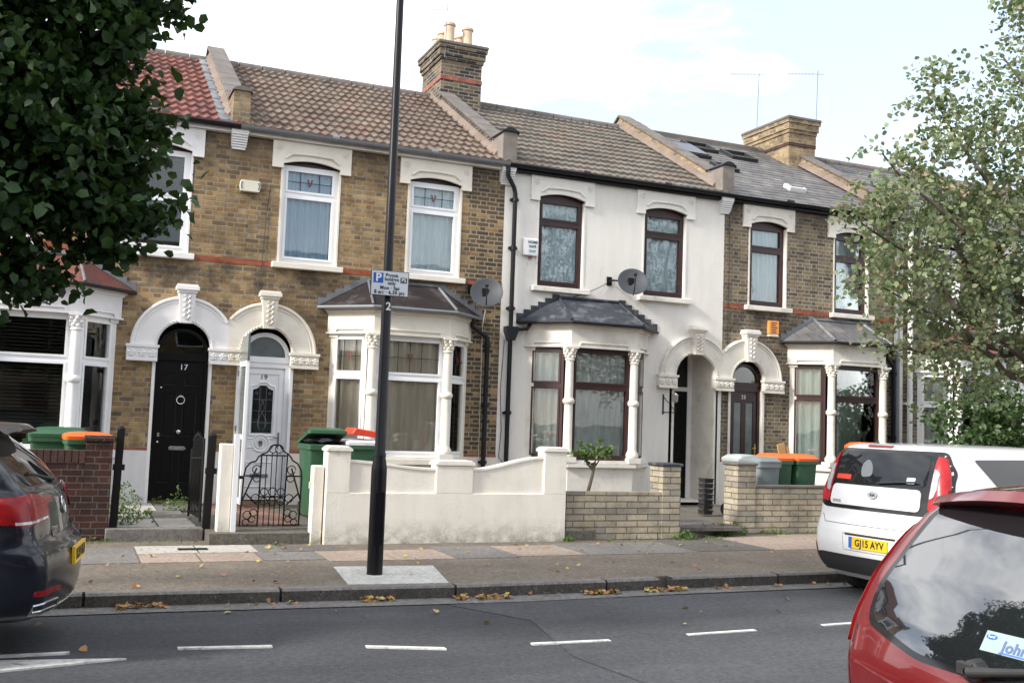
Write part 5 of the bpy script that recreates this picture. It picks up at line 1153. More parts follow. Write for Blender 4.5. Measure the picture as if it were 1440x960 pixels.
for s_, size, dx, dz, mt, bd in [('P', .115, -.120, .049, M['num_white'], .003), ('PS', .050, .142, .039, M['num_white'], .001), ('Permit', .046, .018, .080, M['sign_black'], .0012), ('holders', .046, .018, .040, M['sign_black'], .0012), ('only', .046, .018, .001, M['sign_black'], .0012),
                             ('Mon · Sat', .050, 0, -.048, M['sign_black'], .0013), ('8 am · 6.30 pm', .050, 0, -.092, M['sign_black'], .0013)]:
    text('lettering', s_, size, face_front(sx+dx, ly-.1000, sz+dz), mt, t, local=False, bold=bd, ext=.0008)

# ================================================================== CARS
def car_body(levels, NB=25, NS=9):
    """stack of plan outlines (z, rear x, front x, half width, rear corner length, rear bow): closed hull"""
    m = MB(); rows = []
    L0 = np.array(levels, float); L1 = []
    for i in range(len(L0)-1):
        p0, p1, p2, p3 = L0[max(i-1, 0)], L0[i], L0[i+1], L0[min(i+2, len(L0)-1)]
        for k in range(3):
            f = k/3; q = .5*((2*p1)+(p2-p0)*f+(2*p0-5*p1+4*p2-p3)*f*f+(-p0+3*p1-3*p2+p3)*f**3); q[0] = p1[0]+(p2[0]-p1[0])*f; q[2] = p1[2]+(p2[2]-p1[2])*f; L1.append(q)
    L1.append(L0[-1])
    for (z, xr, xf, w_, lr, bow) in L1:
        half = []
        for i in range(NB):                     # rear: centre -> corner -> side
            s_ = i/(NB-1)
            if s_ < .55: y = w_*.80*(s_/.55); x = xr + bow*(y/w_)**2
            else:
                a = (s_-.55)/.45*PI/2; xk = xr+bow*.64; y = w_*(.80+.20*math.sin(a)); x = xk + lr*(1-math.cos(a))**1.15
            half.append((x, y))
        xs0 = half[-1][0]; lf = .55; xk = xf-lf
        for i in range(1, NS): half.append((xs0+(xk-xs0)*i/NS, w_))
        for i in range(NB):
            a = i/(NB-1)*PI/2; half.append((xk+lf*math.sin(a)**.8, w_*math.cos(a)**.45 if i < NB-1 else 0))
        ring = [(x, y, z) for x, y in half] + [(x, -y, z) for x, y in reversed(half[1:-1])]
        rows.append(ring)
    m.grid(rows, loop=True)
    n = len(rows[0]); m.add(rows[0], [tuple(range(n))[::-1]]); m.add(rows[-1], [tuple(range(n))])
    return m
def hull_object(name, mb, mat, parent, cuts, sub=1):
    o = mb.build(name, mat, parent, smooth=True, local=True)
    hl = []
    for (cx_, cz_, r_, w_) in cuts:
        for s_ in (-1, 1):
            k = MB(); k.lathe([(r_, -.16), (r_, .2)], (cx_, s_*(w_+.02), cz_), 40, 'y'); q = k.build('cutter', mat); hl.append(q)
            md = o.modifiers.new('b', 'BOOLEAN'); md.object = q; md.operation = 'DIFFERENCE'; md.solver = 'EXACT'
            q.parent = parent
    bpy.context.view_layer.update()
    me = bpy.data.meshes.new_from_object(o.evaluated_get(bpy.context.evaluated_depsgraph_get()))
    o.modifiers.clear(); o.data = me; me.polygons.foreach_set('use_smooth', [True]*len(me.polygons))
    try: me.set_sharp_from_angle(angle=R(38))
    except Exception: pass
    for q in hl: bpy.data.objects.remove(q)
    return o
def roundpoly(poly, r_, n=5):
    out_ = []; k = len(poly)
    for i, p in enumerate(poly):
        rr_ = r_[i] if isinstance(r_, (list, tuple)) else r_
        p = Vector(p); a = (Vector(poly[i-1])-p); b = (Vector(poly[(i+1) % k])-p); q = min(rr_, a.length*.45, b.length*.45)
        A = p+a.normalized()*q; Bq = p+b.normalized()*q
        for j in range(n+1):
            f = j/n; out_.append(tuple(A*(1-f)**2 + p*2*f*(1-f) + Bq*f*f))
    return out_
def patch(name, poly, tree, mat, parent, view='rear', off=.004, th=.02, cell=.06, bulge=0):
    """2D outline laid onto the hull: view rear -> (y,z) shot along +x; side -> (x,z) shot along y from the right (-y) or left"""
    bm = bmesh.new(); vs = [bm.verts.new((p[0], p[1], 0)) for p in poly]; bm.faces.new(vs)
    xs = [p[0] for p in poly]; ys = [p[1] for p in poly]
    for ax, lo, hi in ((0, min(xs), max(xs)), (1, min(ys), max(ys))):
        k = int((hi-lo)/cell)
        for i in range(1, k+1):
            co = [0, 0, 0]; no = [0, 0, 0]; co[ax] = lo+(hi-lo)*i/(k+1); no[ax] = 1
            bmesh.ops.bisect_plane(bm, geom=bm.verts[:]+bm.edges[:]+bm.faces[:], plane_co=co, plane_no=no, dist=1e-5)
    bmesh.ops.triangulate(bm, faces=[f for f in bm.faces if len(f.verts) > 4])
    cxm, cym = sum(xs)/len(xs), sum(ys)/len(ys)
    ok = True; lastd = None
    dat = {}
    for v in bm.verts:
        a, b = v.co.x, v.co.y
        if view == 'rear': o_ = Vector((-3, a, b)); dr = Vector((1, 0, 0))
        elif view == 'right': o_ = Vector((a, -4, b)); dr = Vector((0, 1, 0))
        elif view == 'left': o_ = Vector((a, 4, b)); dr = Vector((0, -1, 0))
        elif view == 'front': o_ = Vector((9, a, b)); dr = Vector((-1, 0, 0))
        h = None; sh = 0
        while h is None and sh < 12:
            t_ = o_ + (Vector((0, cxm-a, cym-b)) if view in ('rear', 'front') else Vector((cxm-a, 0, cym-b)))*(sh*.02)
            h, nn, idx, ds = tree.ray_cast(t_, dr); sh += 1
        if h is None: h = o_+dr*3.1; nn = -dr
        if nn.dot(dr) > 0: nn = -nn
        w_ = (o_+dr*(h-o_).dot(dr))
        dat[v] = (w_, nn)
    for v, (w_, nn) in dat.items(): v.co = w_ + nn*off
    top = bm.faces[:]
    r_ = bmesh.ops.extrude_face_region(bm, geom=top)
    nv = [g for g in r_['geom'] if isinstance(g, bmesh.types.BMVert)]
    drv = {'rear': (1, 0, 0), 'right': (0, 1, 0), 'left': (0, -1, 0), 'front': (-1, 0, 0)}[view]
    for v in nv: v.co += Vector(drv)*th
    bmesh.ops.recalc_face_normals(bm, faces=bm.faces)
    me = bpy.data.meshes.new(name); bm.to_mesh(me); bm.free()
    me.polygons.foreach_set('use_smooth', [True]*len(me.polygons))
    try: me.set_sharp_from_angle(angle=R(35))
    except Exception: pass
    me.materials.append(mat); o = bpy.data.objects.new(name, me); C.objects.link(o); o.parent = parent; return o
def line_on(name, pts, tree, mat, parent, view='rear', r_=.006, off=.003):
    path = []
    dn = []
    for a, b in zip(pts, pts[1:]):
        n = max(2, int(math.dist(a, b)/.05)); dn += [(a[0]+(b[0]-a[0])*i/n, a[1]+(b[1]-a[1])*i/n) for i in range(n)]
    dn.append(pts[-1])
    for (a, b) in dn:
        o_, dr = {'rear': (Vector((-3, a, b)), Vector((1, 0, 0))), 'right': (Vector((a, -4, b)), Vector((0, 1, 0))), 'left': (Vector((a, 4, b)), Vector((0, -1, 0)))}[view]
        h, nn, i_, ds = tree.ray_cast(o_, dr)
        if h is not None: path.append(h - dr*off)
    m = MB(); m.tube(path, r_, 6); return m.build(name, mat, parent, smooth=True, local=True)
def hit(tree, y, z):
    h, nn, i_, d_ = tree.ray_cast(Vector((-3, y, z)), Vector((1, 0, 0))); return h, (nn if nn.x < 0 else -nn)
def on_rear(tree, y, z, off=.006):
    """matrix that lays text on the rear surface, upright, reading left to right from behind (car's left side is +y)"""
    h, nn = hit(tree, y, z); up = (Vector((0, 0, 1)) - nn*nn.z).normalized(); rt_ = up.cross(nn); p = h+nn*off
    return Matrix(((rt_.x, up.x, nn.x, p.x), (rt_.y, up.y, nn.y, p.y), (rt_.z, up.z, nn.z, p.z), (0, 0, 0, 1)))
def wheel(x, y, r_, parent, s_):
    m = MB(); w_ = .20
    m.lathe([(r_*.64, -w_/2), (r_*.93, -w_/2), (r_, -w_*.38), (r_*1.0, w_*.38), (r_*.93, w_/2), (r_*.64, w_/2)], (x, y, r_), 32, 'y'); wo = m.build('wheel', M['rubber'], parent, smooth=True, local=True)
    m = MB(); yo = y+s_*.075
    m.lathe([(r_*.56, -.02), (r_*.66, -.02), (r_*.66, .02), (r_*.56, .02)], (x, yo, r_), 28, 'y')
    for k in range(5):
        a = 2*PI*k/5; m.tube([(x, yo, r_), (x+r_*.6*math.cos(a), yo, r_+r_*.6*math.sin(a))], [.035, .022], 6)
    m.lathe([(.06, -.02), (.06, .02)], (x, yo, r_), 12, 'y'); m.build('rim', M['lead'], wo, local=True)
def plate(tree, y, z, s_, parent, wd=.52, ht=.111, blue=True):
    Mx = on_rear(tree, y, z, .012)
    m = MB(); m.M = Mx; m.box(-wd/2, wd/2, -ht/2, ht/2, -.02, .0); po = m.build('number_plate', M['plate_yellow'], parent, local=True)
    if blue: m = MB(); m.M = Mx; m.box(-wd/2, -wd/2+.045, -ht/2, ht/2, -.01, .0015); m.build('plate_band', M['plate_blue'], po, local=True)
    text('plate_text', s_, .098, Mx @ Matrix.Translation((.022 if blue else 0, -.002, .001)), M['sign_black'], po, bold=.0025, sx=.92); return po
def tree_of(o): return BVHTree.FromPolygons([v.co[:] for v in o.data.vertices], [p.vertices[:] for p in o.data.polygons])

# -- dark blue hatchback, far left, rear towards the picture centre
t = thing('parked_car', 'dark blue hatchback parked at the far kerb, cut by the left edge', 'car', (-2.08, -8.30, RZ), PI-R(7.5)); t.scale = (1.04, 1.0, 1.05)
gl = [(.27, .14, 4.05, .74, .25, .10), (.31, .05, 4.15, .84, .28, .12), (.38, .015, 4.22, .885, .30, .13), (.50, .0, 4.25, .90, .30, .13), (.62, .0, 4.24, .905, .30, .13), (.70, .02, 4.20, .905, .30, .13), (.735, .06, 4.16, .90, .30, .12), (.78, .10, 4.10, .90, .28, .10), (.88, .115, 4.0, .90, .27, .10), (1.0, .145, 3.80, .885, .26, .10), (1.06, .18, 3.25, .865, .25, .10),
      (1.12, .25, 3.0, .83, .24, .09), (1.20, .33, 2.82, .79, .23, .08), (1.30, .45, 2.60, .73, .22, .07), (1.39, .56, 2.38, .67, .22, .07), (1.45, .66, 2.15, .61, .24, .07), (1.485, .80, 1.95, .52, .25, .08), (1.50, 1.1, 1.7, .30, .2, .05)]
body = hull_object('body', car_body(gl), M['blue_paint'], t, [(.86, .31, .36, .9), (3.45, .31, .36, .9)])
tr_ = tree_of(body)
patch('rear_window', roundpoly([(-.60, 1.09), (.60, 1.09), (.50, 1.37), (-.50, 1.37)], .05), tr_, M['car_glass'], t)
f_ = lambda y: (y/.60)**2
m = MB(); ys = np.linspace(-.58, .58, 13); m.grid([[(.36+.05*f_(y), y, 1.435-.03*f_(y)) for y in ys], [(.40+.05*f_(y), y, 1.47-.04*f_(y)) for y in ys], [(.95, y, 1.50-.04*f_(y)) for y in ys], [(.95, y, 1.42) for y in ys], [(.44+.05*f_(y), y, 1.415-.03*f_(y)) for y in ys], [(.36+.05*f_(y), y, 1.435-.03*f_(y)) for y in ys]])
m.build('spoiler', M['blue_paint'], t, smooth=True, local=True)
for s_ in (-1, 1):
    tl = patch('tail_lamp', roundpoly([(s_*.46, .94), (s_*.52, .875), (s_*.87, .86), (s_*.885, .92), (s_*.875, 1.025), (s_*.72, 1.045), (s_*.54, 1.03)], .03), tr_, M['lamp_red'], t, off=.012, th=.03, cell=.022)
    patch('clear_strip', [(s_*.53, .885), (s_*.86, .871), (s_*.86, .886), (s_*.52, .90)], tr_, M['lamp_clear'], tl, off=.016, cell=.022)
    patch('side_lamp', roundpoly([(.16, .862), (.50, .885), (.46, .985), (.16, 1.02)], .02), tr_, M['lamp_red'], t, view='left' if s_ > 0 else 'right', off=.006, cell=.022)
    patch('reflector', roundpoly([(s_*.48, .44), (s_*.83, .44), (s_*.83, .475), (s_*.50, .47)], .015), tr_, M['lamp_red'], t, off=.006)
    patch('side_window', roundpoly([(.75, 1.08), (2.75, 1.06), (2.25, 1.38), (1.3, 1.42), (.98, 1.36)], .06), tr_, M['car_glass'], t, view='left' if s_ > 0 else 'right')
    for xx in (.86, 3.45): wheel(xx, s_*.80, .315, t, s_)
    line_on('exhaust_trim', [(s_*.42, .32), (s_*.50, .385), (s_*.70, .39), (s_*.82, .385), (s_*.80, .325), (s_*.60, .32), (s_*.42, .32)], tr_, M['steel'], t, r_=.009)
    m = MB(); m.lathe([(.02, -.08), (.07, -.05), (.085, 0), (.07, .05), (.02, .08)], (2.7, s_*.97, 1.06), 10, 'y'); m.build('wing_mirror', M['blue_paint'], t, smooth=True, local=True)
patch('lower_trim', roundpoly([(-.80, .285), (.80, .285), (.72, .33), (-.72, .33)], .02), tr_, M['black_plastic'], t, off=.006)
line_on('chrome_strip', [(-.80, .345), (-.45, .335), (.45, .335), (.80, .345)], tr_, M['steel'], t, r_=.007)
plate(tr_, 0, .62, 'DL59 ULD', t, blue=False)
for ln in ([(-.80, .735), (.80, .735)], [(-.62, 1.055), (.62, 1.055)], [(.42, .835), (.44, .76), (-.44, .76), (-.42, .835)]): line_on('panel_gap', ln, tr_, M['car_black'], t, r_=.004, off=-.001)
Mx = on_rear(tr_, 0, .93, .008); m = MB(); m.M = Mx
m.tube([(.055*math.cos(k*PI/14), .055*math.sin(k*PI/14), 0) for k in range(29)], .006, 6); m.tube([(-.035, .038, 0), (-.018, -.0, 0), (0, .034, 0), (.018, 0, 0), (.035, .038, 0)], .004, 5); m.tube([(-.048, .01, 0), (-.022, -.045, 0), (0, -.006, 0), (.022, -.045, 0), (.048, .01, 0)], .004, 5)
m.build('badge', M['steel'], t, local=True)
text('lettering', 'GOLF', .055, on_rear(tr_, .36, .80, .005), M['steel'], t, bold=.001)
m = MB(); h0, _ = hit(tr_, -.05, 1.10); m.tube([(h0.x-.03, 0, 1.10), (h0.x+.05, .25, 1.14), (h0.x+.07, .42, 1.16)], .012, 6); m.lathe([(.03, -.03), (.035, 0), (.02, .02)], (h0.x, 0, 1.09), 8, 'x'); m.build('rear_wiper', M['black_plastic'], t, local=True)

# -- white boxy car on the right
t = thing('parked_car', 'white boxy hatchback with black framed rear window parked at the kerb', 'car', (5.22, -8.20, RZ), R(6)); t.scale = (1.0, .93, .985)
sv_ = [(.20, .20, 3.9, .74, .2, .06), (.28, .08, 4.05, .84, .22, .07), (.42, .02, 4.12, .90, .24, .08), (.55, .0, 4.14, .91, .24, .08), (.68, .01, 4.12, .91, .24, .08), (.76, .04, 4.08, .905, .22, .07), (.82, .07, 4.02, .90, .20, .06), (.92, .085, 3.95, .895, .20, .06), (1.04, .10, 3.75, .885, .20, .06), (1.10, .115, 3.2, .87, .20, .06), (1.18, .135, 3.0, .85, .20, .06), (1.30, .17, 2.85, .82, .20, .06),
       (1.42, .21, 2.65, .785, .21, .06), (1.52, .25, 2.45, .745, .22, .07), (1.575, .30, 2.3, .70, .24, .08), (1.605, .42, 2.15, .60, .25, .08), (1.62, .8, 1.9, .35, .2, .05)]
body = hull_object('body', car_body(sv_), M['white_paint'], t, [(.78, .33, .38, .9), (3.32, .33, .38, .9)])
tr_ = tree_of(body)
bk = patch('tailgate_surround', roundpoly([(-.86, .98), (-.74, .915), (.74, .915), (.86, .98), (.855, 1.10), (.80, 1.36), (.70, 1.55), (-.70, 1.55), (-.80, 1.36), (-.855, 1.10)], .06), tr_, M['car_black'], t, off=.003, cell=.03)
patch('rear_window', roundpoly([(-.60, 1.20), (.68, 1.20), (.64, 1.51), (-.58, 1.51)], .06), tr_, M['car_glass'], t, off=.007)
patch('tailgate_panel', roundpoly([(-.57, .955), (.66, .955), (.645, 1.165), (-.555, 1.165)], .06), tr_, M['white_paint'], t, off=.014, th=.02)
for s_ in (-1, 1):
    tl = patch('tail_lamp', roundpoly([(s_*.665, .975), (s_*.77, .985), (s_*.815, 1.06), (s_*.81, 1.20), (s_*.765, 1.36), (s_*.71, 1.48), (s_*.655, 1.50), (s_*.66, 1.2)], [.02, .06, .06, .06, .06, .04, .02, .01]), tr_, M['lamp_pink'], t, off=.020, th=.04, cell=.015)
    patch('clear_lamp', roundpoly([(s_*.668, 1.08), (s_*.715, 1.10), (s_*.735, 1.20), (s_*.715, 1.34), (s_*.668, 1.38)], .02), tr_, M['lamp_clear'], tl, off=.030, cell=.015)
    patch('reflector', roundpoly([(s_*.80, .40), (s_*.885, .42), (s_*.885, .54), (s_*.80, .52)], .03), tr_, M['lamp_red'], t, off=.008, cell=.022)
    vw = 'left' if s_ > 0 else 'right'
    patch('side_window', roundpoly([(.66, 1.48), (2.35, 1.50), (2.85, 1.16), (1.6, 1.14), (.98, 1.16)], [.05, .05, .04, .02, .10]), tr_, M['car_glass'], t, view=vw, off=.005)
    line_on('panel_gap', [(1.36, 1.16), (1.3, .8), (1.25, .45)], tr_, M['car_black'], t, view=vw, r_=.004, off=-.001)
    line_on('window_pillar', [(1.62, 1.16), (1.60, 1.48)], tr_, M['car_black'], t, view=vw, r_=.02, off=.004)
    for xx in (.78, 3.32): wheel(xx, s_*.81, .335, t, s_)
    m = MB(); m.lathe([(.02, -.08), (.07, -.05), (.085, 0), (.07, .05), (.02, .08)], (2.75, s_*.99, 1.15), 10, 'y'); m.build('wing_mirror', M['white_paint'], t, smooth=True, local=True)
    m = MB(); m.lathe([(.001, -.02), (.30, -.01), (.32, 0), (.30, .01), (.001, .02)], (1.15, s_*.60, 1.18), 14, 'x'); 
patch('bumper_trim', roundpoly([(-.84, .27), (.84, .27), (.88, .42), (.72, .45), (-.72, .45), (-.88, .42)], .03), tr_, M['black_plastic'], t, off=.012)
line_on('panel_gap', [(-.76, .84), (-.70, .76), (.70, .76), (.76, .84)], tr_, M['lead_dark'], t, r_=.004, off=-.001)
line_on('plate_recess', [(-.38, .67), (-.36, .50), (.36, .50), (.38, .67), (-.38, .67)], tr_, M['gutter_grey'], t, r_=.004, off=-.001)
line_on('handle', [(-.34, .665), (.34, .665)], tr_, M['black_plastic'], t, r_=.012, off=.002)
plate(tr_, 0, .585, 'GJ15 AYV', t)
patch('high_brake_lamp', roundpoly([(-.05, 1.562), (.30, 1.562), (.30, 1.58), (-.05, 1.58)], .005), tr_, M['lamp_red'], t, off=.012)
m = MB(); m.M = on_rear(tr_, .03, 1.075, .022); m.tube([(.062*math.cos(k*PI/14), .034*math.sin(k*PI/14), 0) for k in range(29)], .006, 6); m.prism([(.06*math.cos(k*PI/10), .032*math.sin(k*PI/10)) for k in range(20)], -.004, .001, 'z'); m.build('badge', M['steel'], t, local=True)
text('badge_letters', 'KIA', .036, on_rear(tr_, .03, 1.075, .025), M['sign_black'], t, bold=.0006, sx=1.2)
text('lettering', 'SOUL', .04, on_rear(tr_, .54, .99, .020), M['steel'], t, bold=.0006, sx=1.3)
m = MB(); h0, _ = hit(tr_, 0, 1.22); m.tube([(h0.x-.03, 0, 1.205), (h0.x-.03, -.3, 1.235), (h0.x-.02, -.5, 1.245)], .010, 6); m.build('rear_wiper', M['black_plastic'], t, local=True)
patch('window_sticker', roundpoly([(.40, 1.22), (.62, 1.22), (.62, 1.27), (.40, 1.27)], .01), tr_, M['bin_red'], t, off=.010)
patch('window_sticker', roundpoly([(-.46, 1.22), (-.36, 1.22), (-.36, 1.28), (-.46, 1.28)], .01), tr_, M['sign_white'], t, off=.010)
patch('headrest', roundpoly([(.10, 1.27), (.26, 1.25), (.28, 1.38), (.20, 1.45), (.12, 1.38)], .06), tr_, M['gutter_grey'], t, off=.0075)

# -- red hatchback close to the camera
t = thing('parked_car', 'glossy red hatchback close to the camera with a dealer sticker in its rear window', 'car', (.80, -13.60, RZ), R(0))
rl = [(.18, .16, 3.8, .72, .3, .12), (.28, .05, 3.9, .82, .32, .14), (.42, .01, 3.95, .855, .34, .15), (.58, .0, 3.97, .865, .34, .16), (.72, .0, 3.96, .868, .32, .15), (.82, .02, 3.9, .868, .30, .15), (.92, .06, 3.8, .865, .28, .14), (1.02, .12, 3.5, .855, .27, .13), (1.08, .16, 3.1, .845, .26, .12), (1.16, .22, 2.9, .825, .25, .12),
      (1.25, .29, 2.7, .795, .25, .11), (1.34, .37, 2.5, .75, .25, .10), (1.41, .45, 2.35, .70, .26, .10), (1.455, .55, 2.2, .64, .27, .10), (1.485, .72, 2.05, .53, .27, .1), (1.50, 1.1, 1.85, .3, .2, .06)]
body = hull_object('body', car_body(rl), M['red_paint'], t, [(.70, .30, .35, .86), (3.15, .30, .35, .86)])
tr_ = tree_of(body)
patch('window_seal', roundpoly([(-.665, .895), (-.3, .825), (.3, .825), (.665, .895), (.70, 1.01), (.61, 1.40), (-.61, 1.40), (-.70, 1.01)], .06), tr_, M['car_black'], t, off=.002, cell=.025)
rw = patch('rear_window', roundpoly([(-.63, .92), (-.3, .85), (.3, .85), (.63, .92), (.665, 1.01), (.575, 1.38), (-.575, 1.38), (-.665, 1.01)], .05), tr_, M['tint_glass'], t, off=.006, cell=.025)
m = MB(); ys = np.linspace(-.63, .63, 17); f_ = lambda y: .06*(y/.63)**2
m.grid([[(.30+f_(y)*2.4, y, 1.445-f_(y)*.9) for y in ys], [(.34+f_(y)*2.4, y, 1.485-f_(y)*1.0) for y in ys], [(.60+f_(y), y, 1.502-f_(y)*1.1) for y in ys], [(.95, y, 1.505-f_(y)*1.2) for y in ys], [(.95, y, 1.40) for y in ys], [(.40+f_(y)*2.4, y, 1.42-f_(y)*.9) for y in ys], [(.30+f_(y)*2.4, y, 1.445-f_(y)*.9) for y in ys]])
m.build('spoiler', M['red_paint'], t, smooth=True, local=True)
for s_ in (-1, 1):
    patch('tail_lamp', roundpoly([(s_*.775, .80), (s_*.845, .78), (s_*.845, 1.02), (s_*.80, 1.26), (s_*.745, 1.30), (s_*.765, 1.08)], .02), tr_, M['lamp_pink'], t, off=.010, th=.03, cell=.022)
    vw = 'left' if s_ > 0 else 'right'
    patch('side_lamp', roundpoly([(.28, .78), (.38, .82), (.44, 1.05), (.52, 1.26), (.46, 1.26), (.34, 1.04)], .02), tr_, M['lamp_pink'], t, view=vw, off=.006, cell=.022)
    patch('side_window', roundpoly([(1.0, 1.40), (2.2, 1.42), (2.85, 1.03), (1.7, 1.0), (.82, 1.06)], .05), tr_, M['car_glass'], t, view=vw, off=.005)
    line_on('panel_gap', [(s_*.73, .88), (s_*.745, .75), (s_*.73, .58), (s_*.60, .50), (0, .50)], tr_, M['car_black'], t, r_=.004, off=-.001)
    for xx in (.70, 3.15): wheel(xx, s_*.76, .31, t, s_)
line_on('crease', [(-.70, .73), (-.3, .70), (.3, .70), (.70, .73)], tr_, M['red_paint'], t, r_=.008, off=-.003)
plate(tr_, 0, .60, 'LR08 KXE', t) if False else None
Mx = on_rear(tr_, -.08, .955, .012) @ Matrix.Scale(.78, 4)
m = MB(); m.M = Mx; m.box(-.115, .20, -.05, .05, -.004, 0); st_ = m.build('dealer_sticker', M['sticker'], t, local=True)
text('sticker_text', 'John', .072, Mx @ Matrix.Translation((.06, -.012, .0005)), plain('sticker_blue', (.08, .12, .26, 1), .5, bump=0), st_, bold=.002)
m = MB(); m.M = Mx; m.prism([(-.078+.030*math.cos(k*PI/10), .022+.013*math.sin(k*PI/10)) for k in range(20)], 0, .001, 'z'); m.box(.0, .19, -.046, -.040, 0, .001); m.build('sticker_emblem', M['sign_blue'], st_, local=True)
text('sticker_emblem_text', 'Ford', .018, Mx @ Matrix.Translation((-.078, .022, .0012)), M['num_white'], st_)
h0, _ = hit(tr_, 0, .84)
m = MB(); m.lathe([(.02, -.07), (.04, -.05), (.045, 0), (.03, .03)], (h0.x+.02, .0, .855), 12, 'x'); m.tube([(h0.x-.045, .0, .855), (h0.x-.03, -.1, .875), (h0.x+.03, -.45, .95)], [.022, .016, .01], 8); m.box(h0.x-.05, h0.x-.02, -.02, .05, .84, .885); m.build('rear_wiper', M['black_plastic'], t, local=True, bevel=.006)
m = MB(); m.tube([(1.15, 0, 1.48), (1.05, 0, 1.58), (.95, 0, 1.66)], .006, 5); m.build('roof_aerial', M['black_plastic'], t, local=True)

# ================================================================== TREES AND PLANTS
# left street tree: trunk outside the frame, branches hang into it
t = thing('street_tree', 'dark green broadleaf tree hanging over the upper left corner', 'tree', (-6.2, -6.9, PZ))
m = MB(); limb(m, (-6.2, -6.9, PZ-.05), (-6.0, -7.1, 2.6), .24, .17, 10, .02, 1); m.build('trunk', M['bark'], t, smooth=True)
m = MB(); tips = [(-3.2, -8.3, 3.2), (-2.6, -8.8, 2.6), (-3.0, -8.6, 4.6), (-2.7, -8.6, 5.6), (-4.2, -7.6, 6.8), (-6.5, -7.6, 7.6), (-8.5, -7.4, 5.6), (-4.6, -9.6, 4.6), (-6.5, -9.2, 5), (-2.9, -9.2, 3.5), (-1.95, -8.95, 3.0), (-1.95, -8.95, 2.7), (-1.8, -8.95, 4.2), (-2.0, -8.95, 3.35)]
for i, p in enumerate(tips): limb(m, (-6.0, -7.1, 2.3+.1*i), p, .09, .014, 6, .07, i)
m.build('branch', M['bark'], t, smooth=True)
cl = [(-4.6, -8.3, 4.6, 2.0, 1.5, 2.1, 6), (-3.7, -8.7, 3.4, 1.25, 1.1, 1.1, 4.0), (-3.2, -8.8, 5.2, 1.15, 1.0, 1.4, 3.2), (-3.3, -8.9, 2.6, .85, .8, .50, 1.6), (-3.6, -8.6, 6.3, 1.3, 1.0, 1.2, 2), (-6.6, -8.0, 5.6, 2.2, 1.8, 2.2, 3), (-2.7, -8.9, 4.0, .70, .7, 1.0, 2.0), (-2.8, -8.9, 2.95, .75, .7, .50, 1.4), (-2.5, -8.9, 5.0, .45, .5, .6, .5),
      (-2.25, -9.0, 3.05, .50, .4, .22, .50), (-2.15, -8.9, 2.72, .50, .4, .14, .40), (-2.15, -8.9, 3.38, .42, .35, .15, .32), (-1.95, -8.95, 2.98, .26, .25, .09, .12), (-1.9, -8.95, 2.66, .26, .2, .08, .12), (-2.05, -8.9, 2.44, .26, .2, .08, .12), (-1.95, -8.95, 3.30, .26, .2, .07, .10),
      (-2.2, -8.9, 4.0, .40, .4, .16, .28), (-1.95, -8.95, 4.12, .30, .2, .07, .10), (-1.72, -8.95, 4.28, .14, .12, .05, .03), (-2.05, -8.95, 4.62, .22, .2, .10, .08), (-2.6, -8.9, 2.2, .35, .3, .18, .25), (-2.15, -8.9, 3.68, .28, .3, .12, .15)]
P_, Nn = clump_points(cl, 60000, .20); leaves_mesh('crown', P_, Nn, .082, M['leaf_dark'], t, aspect=.78, fold=.45, droop=.8)
# right street tree: paler, loose sprays
t = thing('street_tree', 'pale green loose tree with reddish tinged leaves filling the right edge', 'tree', (11.2, -5.9, PZ))
m = MB(); limb(m, (11.2, -5.9, PZ-.05), (11.1, -5.8, 2.2), .20, .15, 10, .02, 2); m.build('trunk', M['bark'], t, smooth=True)
m = MB(); tips = [(6.9, -5.9, 4.2), (7.6, -5.8, 3.3), (8.3, -6.0, 5.9), (9.4, -6.1, 6.7), (7.3, -6.1, 5.0), (10.2, -6.1, 8.2), (8.0, -5.4, 2.6), (12.6, -6, 8.5), (13.6, -5.6, 6.5), (13.4, -7.2, 4.4), (9.0, -6.9, 4.2), (10.4, -5.2, 5.6)]
for i, p in enumerate(tips): limb(m, (11.1, -5.8, 1.9+.12*i), p, .075, .010, 6, .07, i+30)
m.build('branch', M['bark'], t, smooth=True)
cl = [(9.9, -5.9, 3.9, 1.5, 1.1, 1.25, 6), (8.6, -5.9, 3.7, 1.05, .9, .85, 2.8), (7.6, -6.0, 4.35, .70, .6, .40, .8), (6.95, -6.0, 4.35, .42, .4, .20, .22), (7.5, -6.0, 3.35, .62, .5, .42, .7), (8.0, -6.0, 5.05, .75, .6, .45, .9), (8.85, -6.0, 5.6, .70, .6, .50, 1.0), (8.3, -6.0, 5.75, .42, .4, .28, .28), (8.55, -6.0, 6.3, .50, .4, .30, .30), (9.4, -6.0, 6.15, .62, .5, .42, .6),
      (9.9, -6.0, 5.2, .9, .8, .7, 1.5), (10.8, -5.9, 4.9, 1.3, 1.0, 1.3, 3), (10.2, -6.0, 6.6, .75, .6, .5, .8), (10.6, -6.0, 7.7, .85, .7, .9, 1.9), (11.6, -6, 7.0, 1.3, 1, 1.3, 3), (12.7, -5.8, 5.2, 1.4, 1.2, 1.6, 3), (9.9, -5.6, 2.6, 1.5, 1.1, .8, 3), (8.5, -5.7, 2.75, .85, .7, .5, 1.0), (12.3, -6, 3.2, 1.4, 1.2, 1.2, 2), (9.95, -6.05, 7.6, .45, .4, .5, .5), (7.3, -6.0, 3.75, .45, .4, .3, .3), (8.9, -5.9, 4.6, .7, .6, .4, 1.0), (11.0, -6, 3.2, 1.2, 1, 1.0, 3)]
P_, Nn = clump_points(cl, 24000, .20); leaves_mesh('crown', P_, Nn, .078, M['leaf_pale'], t, aspect=.75, fold=.3, droop=.6)
